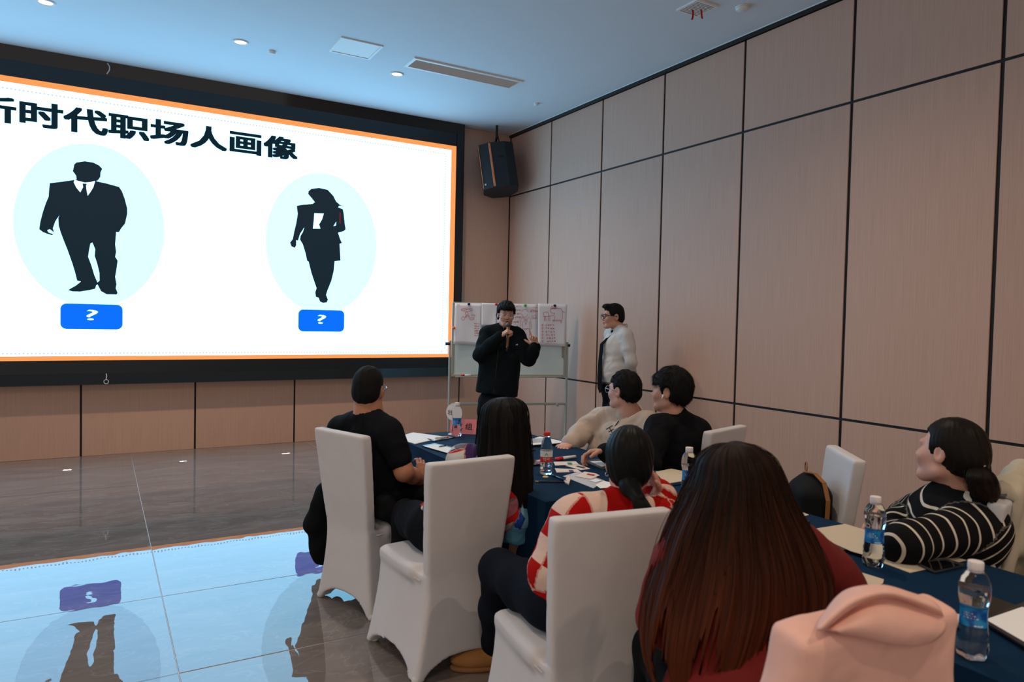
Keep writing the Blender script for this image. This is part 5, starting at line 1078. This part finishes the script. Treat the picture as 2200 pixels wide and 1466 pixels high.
# --- hair that falls in strands: a fringed sheet of locks plus loose strands
def locks(name, rows, m, par, base, a0=-25, a1=205, n=150, sub=8, amp=.05, ragged=.10, seed=1, loose=60, lw=.0012):
    """rows: (centre, half width vector, half depth vector) from crown to tips"""
    r = np.random.RandomState(seed); K = len(rows); T = np.linspace(0, K-1, (K-1)*sub+1)
    C = np.array([q[0] for q in rows]); A_ = np.array([q[1] for q in rows]); B_ = np.array([q[2] for q in rows])
    def sm(X):  # smooth interpolation of the rows
        out = []
        for t in T:
            i = min(int(t), K-2); u = t-i; p0, p1, p2, p3 = X[max(i-1, 0)], X[i], X[i+1], X[min(i+2, K-1)]
            out.append(.5*((2*p1)+(-p0+p2)*u+(2*p0-5*p1+4*p2-p3)*u*u+(-p0+3*p1-3*p2+p3)*u**3))
        return np.array(out)
    C, A_, B_ = sm(C), sm(A_), sm(B_); th = np.radians(np.linspace(a0, a1, n)); ph = r.uniform(0, 6.28, 6); fr_ = [9, 17, 31, 53, 88, 130]
    prof = lambda t_, s_: sum(np.sin(f_*t_+p_+1.6*s_*((-1)**i))/(1+.35*i) for i, (f_, p_) in enumerate(zip(fr_, ph)))/3
    end = 1-ragged*(.5+.5*np.sin(np.linspace(0, 40, n)+r.uniform(0, 6)))*r.uniform(.3, 1, n)
    V_ = []; P_ = []
    for j in range(len(T)):
        s_ = j/(len(T)-1)
        for i in range(n):
            jj = s_*(1-(1-end[i])*s_**2)*(len(T)-1); j0 = min(int(jj), len(T)-2); u = jj-j0
            c = C[j0]*(1-u)+C[j0+1]*u; a = A_[j0]*(1-u)+A_[j0+1]*u; bb = B_[j0]*(1-u)+B_[j0+1]*u
            g = 1+amp*prof(th[i], 2.5*s_)*min(1, s_*2.5); V_.append(c+(a*math.cos(th[i])+bb*math.sin(th[i]))*g); P_.append((th[i], s_, 0))
    V_ = np.array(V_); J_ = len(T); q = np.arange((J_-1)*n).reshape(J_-1, n)[:, :-1].ravel(); fs = np.stack([q, q+1, q+n+1, q+n], 1)
    o_ = put(name, mesh_of(name, V_-base, fs, True, np.array(P_)), m, par); md = o_.modifiers.new('thick', 'SOLIDIFY'); md.thickness = .006; md.offset = -1
    # loose strands just above the sheet
    G = V_.reshape(J_, n, 3); sv = []; sf = []; sp_ = []
    for _ in range(loose):
        i = r.randint(2, n-2); s0 = r.uniform(.02, .45); s1 = min(1, s0+r.uniform(.35, .6)); js = np.linspace(s0*(J_-1), s1*(J_-1), 12).astype(int); dr = r.uniform(-6, 6); lf = r.uniform(.002, .012); pts = []
        for k_, j in enumerate(js):
            ii = int(np.clip(i+dr*k_/11, 0, n-1)); c = C[j]; x = G[j, ii]; pts.append(x+nrm(x-c)*lf*math.sin(math.pi*min(1, .15+k_/11)))
        for k_, x in enumerate(pts):
            w_ = lw*(1-.6*abs(2*k_/11-1)); t = nrm(pts[min(k_+1, 11)]-pts[max(k_-1, 0)]); sd = nrm(np.cross(t, nrm(x-C[js[k_]]))); up_ = np.cross(sd, t)
            n0 = len(sv); sv += [x+sd*w_, x-sd*w_*.5+up_*w_*.8, x-sd*w_*.5-up_*w_*.8]; sp_ += [(th[i]+r.uniform(-.5, .5), js[k_]/(J_-1), 0)]*3
            if k_: sf += [(n0-3+e_, n0-3+(e_+1) % 3, n0+(e_+1) % 3, n0+e_) for e_ in range(3)]
    if loose: so = put('loose_strands', mesh_of('loose_strands', np.array(sv)-base, np.array(sf), True, np.array(sp_)), m, o_); so['kind'] = 'stuff'
    return o_

# --- 4 woman in the floral blouse with long black hair
D = 3.33
J = dict(pel=gnd(C2-F2*.04, .55), neck=at(1075, 978, D), chest=at(1058, 1060, D-.02), shL=at(994, 990, D+.04), shR=at(1102, 1012, D+.0), elR=at(1114, 1112, D-.04), wrR=at(1104, 1190, D+.02), elL=at(966, 1050, D+.16), wrL=at(990, 1095, D+.34))
pel = J['pel']; J['knL'] = pel+V(-.02, .42, -.01); J['knR'] = pel+V(.17, .40, -.01); J['anL'] = gnd(J['knL']+V(0, .03, 0), .09); J['anR'] = gnd(J['knR']+V(0, .05, 0), .09)
hd = Head(at(1080, 916, D), (.10, .98, .05), V(0, 0, 1)+RG*.06, .98)
hands = (hand(J['wrR'], nrm(V(-.2, .5, -.8)), V(-.6, .5, .2), -1, (.4, .45, .5, .5), .4, .92), hand(J['wrL'], nrm(V(.6, .6, -.2)), V(0, 0, -1), 1, (.4, .4, .4, .4), .4, .92))
o, b, base = person('woman in a floral blouse with long black hair, second chair from the left', J, hd, SK_B, hands, nr=.046)
S = SDF(.04); b.trunk(S, .012, .01); b.arms(S, .022, .92); S.cut(J['pel']-V(0, 0, .04), (0, 0, -1)); S.cap(J['neck']+b.up*.10, J['neck'], .06, None, .01, '-'); S.fold = lambda G: 0.0126*crease(G, 26.0, 61)+.004*wob(G, 85, 62)
sculpt('floral_blouse', S, .008, pattern_mat('floral print blouse', 'floral'), o, base, True); collar('blouse_collar', b, mat('red blouse collar', (.42, .02, .02), .5), o, base, .056, .007, 0, .25, 0)
S = SDF(.04); b.legs(S, .012, .98); S.fold = lambda G: 0.0105*crease(G, 22.3, 63); sculpt('trousers', S, .011, M_TROU, o, base); shoes(o, base, b, M_SHOE, M_SOLE)
H_BLK = hair_mat('long black hair', (.006, .006, .0065), (.011, .009, .008))
def row(px, py, d, w_px, dep, tilt=0.):
    return (at(px, py, d), (R_*math.cos(tilt)-U_*math.sin(tilt))*w_px*d/FOCAL, nrm(-F_+U_*.0)*dep)
hd.shorthair(H_BLK, o, base, .012, .002, .05, -.05, 0, False, .002, .006, 0., 0)
locks('long_hair', [row(1084, 853, D, 4, .01), row(1084, 857, D, 26, .045), row(1083, 873, D-.005, 46, .085), row(1081, 905, D-.01, 52, .105), row(1082, 940, D-.01, 56, .11), row(1082, 985, D-.01, 60, .11), row(1086, 1030, D-.01, 58, .11), row(1096, 1075, D-.01, 50, .10), row(1110, 1108, D-.01, 34, .08)], H_BLK, o, base, n=130, amp=.045, ragged=.16, seed=4, loose=110, lw=.0013)

# --- 5 woman in the red checked jumper with a ponytail
D = 2.53
J = dict(pel=gnd(C3-F3*.03, .55), neck=at(1336, 1092, D), chest=at(1322, 1200, D-.06), shL=at(1238, 1120, D-.08), shR=at(1422, 1130, D+.04), elL=at(1186, 1225, D-.10), wrL=at(1205, 1262, D+.12), elR=at(1452, 1128, D+.24), wrR=at(1413, 1058, D+.10))
pel = J['pel']; J['knL'] = pel+V(-.05, .45, -.01); J['knR'] = pel+V(.17, .42, -.01); J['anL'] = V(1.52, 2.70, .10); J['anR'] = gnd(J['knR']+V(.02, .05, 0), .09)
hd = Head(at(1352, 990, D), nrm(V(.62, .78, .0)), V(0, 0, 1)-RG*.02, 1.0)
hands = (hand(J['wrR'], nrm(at(1398, 1012, D+.08)-J['wrR']), nrm(-RG+CT*.3), 1, (.35, .4, .5, .6), .2, .92), hand(J['wrL'], nrm(V(.4, .8, -.1)), V(0, 0, -1), 1, (.5, .5, .5, .5), .4, .92))
o, b, base = person('woman in a red and cream checked jumper with a black ponytail', J, hd, SK_B, hands, nr=.047)
S = SDF(.045); b.trunk(S, .030, .01); b.arms(S, .034, .90); S.cut(J['pel']-V(0, 0, .04), (0, 0, -1)); S.cap(J['neck']+b.up*.10, J['neck']+b.up*.01, .056, None, .01, '-'); S.fold = lambda G: 0.0126*crease(G, 21.1, 71)+.0012*wob(G, 300, 72)
sculpt('checked_jumper', S, .0075, pattern_mat('red and cream checked knit', 'check'), o, base, True); M_REDK = mat('red ribbed knit', (.36, .006, .005), .85, .1, 60, .3, 300); collar('jumper_collar', b, M_REDK, o, base, .062, .016, .004, .2, .012)
for q in 'LR': MB().tube([J['wr'+q]*.86+J['el'+q]*.14-base, J['wr'+q]*1.0-base], [.045, .040], 16).build('cuff', M_REDK, o, True)
S = SDF(.03); S.ell(J['pel']+b.up*.02, (.185, .150, .065), b.A); sculpt('ribbed_hem', S, .009, M_REDK, o, base)
M_JEAN = mat('dark navy jeans', (.007, .010, .018), .9, .2, 80, .2, 600, spec=.08); S = SDF(.04); b.legs(S, .016, .98); S.fold = lambda G: 0.0105*crease(G, 22.3, 73); sculpt('jeans', S, .010, M_JEAN, o, base)
shoes(o, base, b, mat('tan suede', (.34, .15, .045), .85, .1, 60, .2, 500), mat('tan rubber sole', (.26, .12, .04), .7), (V(-.93, .35, 0), V(.2, .98, 0)))
H_BLK2 = hair_mat('tied black hair', (.006, .0065, .007), (.008, .007, .007))
S = SDF(.02); S.ell(hd.p(0, -.014, .030), (.085, .108, .100), hd.A); S.ell(hd.p(0, -.055, -.03), (.070, .060, .062), hd.A, .04); S.cut(hd.p(0, 0, -.085), -hd.A[2], .01); S.box(hd.p(0, .13, -.13), (.2, .10, .20), .015, hd.A, .012, '-')
for e_ in (-1, 1): S.ell(hd.p(e_*.090, .006, -.020), (.022, .026, .040), hd.A, .008, '-')
def comb(h_): return lambda G: .0014*np.sin(np.arctan2((G-h_.c)@h_.A[0], -((G-h_.c)@h_.A[1])+.02)*34+4*np.sin(((G-h_.c)@h_.A[2])*20))+.001*wob(G, 90, 75)
S.fold = comb(hd); hr = sculpt('hair', S, .005, H_BLK2, o, base)
pt0 = hd.p(0, -.108, -.070)
pp = [pt0, at(1372, 1072, D-.16), at(1386, 1110, D-.17), at(1388, 1150, D-.17), at(1374, 1185, D-.16), at(1345, 1200, D-.155)]
pl = locks('ponytail', [(pp[0], R_*.020, -F_*.020), (pp[1], R_*.026, -F_*.026), (pp[2], R_*.036, -F_*.030), (pp[3], R_*.040, -F_*.030), (pp[4], R_*.034, -F_*.026), (pp[5], R_*.016, -F_*.014)], H_BLK2, hr, base, 0, 360, 60, 7, .05, .1, 6, 0)
S = SDF(.02); S.chain([hd.p(0, -.07, -.05), pt0, pp[1]], [.05, .032, .024]); sculpt('gathered_hair', S, .005, H_BLK2, hr, base)
MB().tube([hd.p(-.079, -.002, -.044)-base+V(.007*math.cos(t), 0, .007*math.sin(t)-.007) for t in np.linspace(0, 6.28, 12)], .0014, 6, False).build('earring', mat('silver', (.7, .7, .7), .2, metal=.9), o, True)

# --- 6 woman with very long reddish brown hair, seen from behind
D = 1.93
J = dict(pel=gnd(C6+F6*.04, .55), neck=at(1588, 1130, D), chest=at(1600, 1260, D-.07), shL=at(1475, 1205, D-.02), shR=at(1722, 1200, D+.05), elL=at(1436, 1330, D+.0), wrL=at(1560, 1270, D+.30), elR=at(1796, 1262, D+.10), wrR=at(1700, 1215, D+.32))
pel = J['pel']; J['knL'] = pel+V(.10, .44, -.01); J['knR'] = pel+V(.26, .40, -.01); J['anL'] = gnd(J['knL']+V(0, .03, 0), .09); J['anR'] = gnd(J['knR']+V(0, .05, 0), .09)
hd = Head(at(1582, 1046, D+.03), nrm(V(.60, .80, -.05)), V(0, 0, 1), .98)
hands = (hand(J['wrR'], nrm(V(-.3, .95, 0)), V(0, 0, -1), -1, (.4, .4, .4, .4), .4, .92), hand(J['wrL'], nrm(V(.5, .85, 0)), V(0, 0, -1), 1, (.4, .4, .4, .4), .4, .92))
o, b, base = person('woman in a dark red jumper with very long reddish brown hair', J, hd, SK_B, hands, nr=.046)
M_DRED = mat('dark red knit', (.14, .005, .004), .9, .12, 40, .2, 400, wrinkle=.5)
S = SDF(.045); b.trunk(S, .030, .01); b.arms(S, .036, .90); S.ell(J['pel']+b.up*.04, (.21, .17, .13), b.A, .05); S.cut(J['pel']-V(0, 0, .05), (0, 0, -1)); S.cap(J['neck']+b.up*.10, J['neck']+b.up*.01, .056, None, .01, '-'); S.fold = lambda G: 0.0168*crease(G, 16.1, 81)+.003*wob(G, 70, 82)
sculpt('red_jumper', S, .009, M_DRED, o, base); collar('jumper_collar', b, M_DRED, o, base, .060, .012, .0, .2, 0)
S = SDF(.04); b.legs(S, .012, .98); sculpt('trousers', S, .012, M_TROU, o, base); shoes(o, base, b, M_SHOE, M_SOLE)
H_RED = hair_mat('reddish brown hair', (.009, .005, .0035), (.085, .018, .005), .28, 1.15)
hrw = [row(1578, 951, D, 6, .012), row(1579, 957, D, 42, .05), row(1580, 982, D, 76, .10), row(1582, 1020, D, 92, .128), row(1582, 1065, D-.01, 112, .14), row(1586, 1130, D-.03, 148, .15), row(1590, 1200, D-.05, 178, .16), row(1584, 1270, D-.07, 196, .165), row(1566, 1340, D-.09, 190, .165), row(1545, 1400, D-.10, 165, .16), row(1530, 1475, D-.11, 130, .15)]
hd.shorthair(H_RED, o, base, .012, .002, .05, -.05, 0, False, .002, .006, 0., 0)
locks('long_hair', hrw, H_RED, o, base, n=190, amp=.034, ragged=.36, seed=9, loose=170, lw=.0011, sub=8)

# --- 7 man in the beige fleece
D = 4.52
J = dict(pel=gnd(CR1+V(.03, 0), .56), neck=at(1352, 893, D), chest=at(1346, 945, D), shR=at(1296, 897, D+.14), shL=at(1398, 913, D-.12), elR=at(1258, 922, D+.16), wrR=at(1222, 955, D-.02), elL=at(1402, 985, D-.24), wrL=at(1318, 992, D-.26))
pel = J['pel']; J['knL'] = pel+V(-.42, -.12, -.01); J['knR'] = pel+V(-.42, .12, -.01); J['anL'] = gnd(J['knL']+V(-.03, 0, 0), .09); J['anR'] = gnd(J['knR']+V(-.03, 0, 0), .09)
hd = Head(at(1341, 838, D), nrm(V(-.22, .97, .02)), V(0, 0, 1)+RG*-.03, 1.02)
hands = (hand(J['wrR'], nrm(V(-.8, -.5, -.1)), V(0, 0, -1), -1, (.4, .4, .4, .4), .4), hand(J['wrL'], nrm(V(-.9, .2, 0)), V(0, 0, -1), 1, (.4, .4, .4, .4), .4))
o, b, base = person('man in a beige fleece pullover turning his head to the whiteboard', J, hd, SK_B, hands, nr=.060, jaw=1.08)
M_FLC = mat('beige fleece', (.47, .38, .32), .95, .08, 80, .4, 300, sheen=.2, wrinkle=.6)
S = SDF(.045); b.trunk(S, .024, .03); b.arms(S, .026, .92); S.cut(J['pel']-V(0, 0, .03), (0, 0, -1)); S.cap(J['neck']+b.up*.10, J['neck']+b.up*.0, .066, None, .01, '-'); S.fold = lambda G: 0.0231*crease(G, 18.6, 91)+.005*wob(G, 62, 92)
sculpt('fleece_pullover', S, .009, M_FLC, o, base); collar('fleece_collar', b, M_FLC, o, base, .074, .016, .010, .35, .028); collar('inner_collar', b, mat('pale blue lining', (.45, .55, .62), .8), o, base, .062, .008, .012, .35, .02)
MB().tube([J['neck']+b.fw*.100-b.up*.02-base, J['neck']+b.fw*.135-b.up*.09-base, J['chest']+b.fw*.165+b.up*.02-base], .0035, 6).build('zip', M_DKP, o)
q = at(1314, 925, D-.24); tu = nrm(RG*.5-V(0, 0, .8)); tv = nrm(RG*.8+V(0, 0, .5)); tn_ = nrm(np.cross(tu, tv)); tn_ = tn_ if tn_ @ CT > 0 else -tn_
nt_ = MB().slab([q-tu*.05-tv*.028-base, q+tu*.05-tv*.028-base, q+tu*.05+tv*.028-base, q-tu*.05+tv*.028-base], .002, tn_).build('name_tag', M_PAPER, o); lettering('name_lettering', '王', q-tv*.026-tu*.025, tv*.045, -tu*-.045, M_INK, nt_, tn_, .004, .012, base)
S = SDF(.04); b.legs(S, .012, .98); sculpt('trousers', S, .012, M_TROU, o, base); shoes(o, base, b, M_SHOE, M_SOLE)
hd.shorthair(M_HAIRK, o, base, .010, .004, .052, -.062, .005, False, .003, .0055, 0., 3000, .024); hd.glasses(o, base, MATS['grey spectacle frame'], .024, .0026)

# --- 8 man in the black sweatshirt
D = 4.18
J = dict(pel=gnd(CR2-FR2*.03, .56), neck=at(1447, 898, D), chest=at(1455, 960, D), shL=at(1412, 922, D-.10), shR=at(1500, 924, D+.08), elL=at(1392, 996, D-.28), wrL=at(1298, 972, D-.26), elR=at(1512, 1000, D+.02), wrR=at(1440, 1010, D+.10))
pel = J['pel']; J['knL'] = pel+V(-.34, .20, -.01); J['knR'] = pel+V(-.20, .36, -.01); J['anL'] = gnd(J['knL']+V(-.03, .02, 0), .09); J['anR'] = gnd(J['knR']+V(-.03, .02, 0), .09)
hd = Head(at(1441, 840, D), nrm(V(-.42, .90, .02)), V(0, 0, 1)+RG*.02, 1.04)
hands = (hand(J['wrL'], nrm(-RG*1.-V(0, 0, .02)+CT*.1), nrm(-V(0, 0, 1)+CT*.4), 1, (.55, .7, .8, .9), .5), hand(J['wrR'], nrm(V(-.6, .7, 0)), V(0, 0, -1), -1, (.4, .4, .4, .4), .4))
o, b, base = person('man in a black sweatshirt with an earbud reaching across the table', J, hd, SK_A, hands, nr=.055)
S = SDF(.045); b.trunk(S, .022, .02); b.arms(S, .024, .94); S.cut(J['pel']-V(0, 0, .03), (0, 0, -1)); S.cap(J['neck']+b.up*.10, J['neck']+b.up*.0, .066, None, .01, '-'); S.fold = lambda G: 0.0147*crease(G, 19.8, 101)+.003*wob(G, 70, 102)
sculpt('sweatshirt', S, .009, M_BLKC, o, base); collar('neck_band', b, M_BLKC, o, base, .066, .011, .0, .4, 0); MB().tube([J['wrL']*.9+J['elL']*.1-base, J['wrL']*1.-base], [.043, .041], 14).build('cuff', M_BLKC, o, True)
q = at(1412, 929, D-.19); MB().box(q-base-V(.008, .004, .006), q-base+V(.012, .004, .008), .002).build('green_badge', mat('bright green badge', (.25, .6, .03), .5), o)
S = SDF(.04); b.legs(S, .012, .98); sculpt('trousers', S, .012, M_TROU, o, base); shoes(o, base, b, M_SHOE, M_SOLE)
hd.shorthair(M_HAIRK, o, base, .018, .010, .040, -.068, .0, True, .004, .0055, .006, 2600, .036)
MB().tube([hd.p(-.086, .008, -.018)-base, hd.p(-.090, .014, -.045)-base], [.006, .003], 8).build('earbud', mat('white earbud', (.75, .75, .75), .3), o, True)

# --- 9 woman in the striped jumper
D = 2.65
J = dict(pel=gnd(CR4-FR4*.02, .56), neck=at(2062, 1062, D), chest=at(2062, 1130, D-.02), shL=at(1990, 1104, D+.15), shR=at(2104, 1126, D-.10), elR=at(1946, 1172, D-.22), wrR=at(1918, 1150, D+.05), elL=at(1950, 1118, D+.30), wrL=at(1925, 1128, D+.12))
pel = J['pel']; J['knL'] = pel+V(-.30, .34, -.01); J['knR'] = pel+V(-.10, .42, -.01); J['anL'] = gnd(J['knL']+V(-.03, .02, 0), .09); J['anR'] = gnd(J['knR']+V(-.03, .02, 0), .09)
hd = Head(at(2040, 972, D), nrm(-RG*.50+V(F_[0], F_[1], 0)*.86+V(0, 0, .06)), V(0, 0, 1)+RG*.12, 1.05)
hands = (hand(J['wrR'], nrm(-RG*.6+V(F_[0], F_[1], 0)*.6), V(0, 0, -1), 1, (.4, .4, .4, .4), .4, .92), hand(J['wrL'], nrm(-RG*1.+V(0, 0, .05)), V(0, 0, -1), -1, (.6, .6, .6, .6), .4, .92))
o, b, base = person('woman in a black and white striped jumper with a low ponytail', J, hd, SK_B, hands, nr=.050)
S = SDF(.045); b.trunk(S, .026, .02); b.arms(S, .030, .92); S.cut(J['pel']-V(0, 0, .03), (0, 0, -1)); S.cap(J['neck']+b.up*.10, J['neck']+b.up*.0, .064, None, .01, '-'); S.fold = lambda G: 0.0168*crease(G, 18.6, 111)+.003*wob(G, 70, 112)
sculpt('striped_jumper', S, .0075, pattern_mat('black and white striped knit', 'stripe'), o, base, True); collar('jumper_collar', b, M_BLKC, o, base, .066, .010, -.004, .35, 0)
S = SDF(.04); b.legs(S, .012, .98); sculpt('trousers', S, .012, M_TROU, o, base); shoes(o, base, b, M_SHOE, M_SOLE)
H_BR = hair_mat('dark brown tied hair', (.010, .0075, .006), (.020, .010, .007), .2, 1.)
S = SDF(.02); S.ell(hd.p(0, -.016, .030), (.088, .112, .104), hd.A); S.ell(hd.p(0, -.065, -.015), (.072, .065, .072), hd.A, .04); S.cut(hd.p(0, 0, -.075), -hd.A[2], .01); S.box(hd.p(0, .125, -.12), (.2, .085, .19), .02, hd.A, .015, '-')
for e_ in (-1, 1): S.ell(hd.p(e_*.092, .004, -.022), (.024, .026, .038), hd.A, .008, '-')
S.fold = comb(hd); hr = sculpt('hair', S, .0055, H_BR, o, base)
tie = at(2100, 1000, D-.10); S = SDF(.02); S.chain([hd.p(0, -.09, -.03), tie], [.055, .026]); sculpt('gathered_hair', S, .005, H_BR, hr, base)
locks('ponytail', [(tie, R_*.018, -F_*.018), (at(2106, 1018, D-.16), R_*.044, -F_*.034), (at(2112, 1042, D-.16), R_*.052, -F_*.038), (at(2118, 1064, D-.16), R_*.044, -F_*.032), (at(2128, 1080, D-.16), R_*.018, -F_*.014)], H_BR, hr, base, 0, 360, 60, 7, .06, .25, 12, 30)
MB().tube([tie+R_*.022*math.cos(t)-F_*.022*math.sin(t)+U_*.004*math.cos(t)-base for t in np.linspace(0, 6.28, 16)], .006, 8, False).build('hair_tie', mat('beige hair tie', (.5, .36, .25), .6), hr, True)
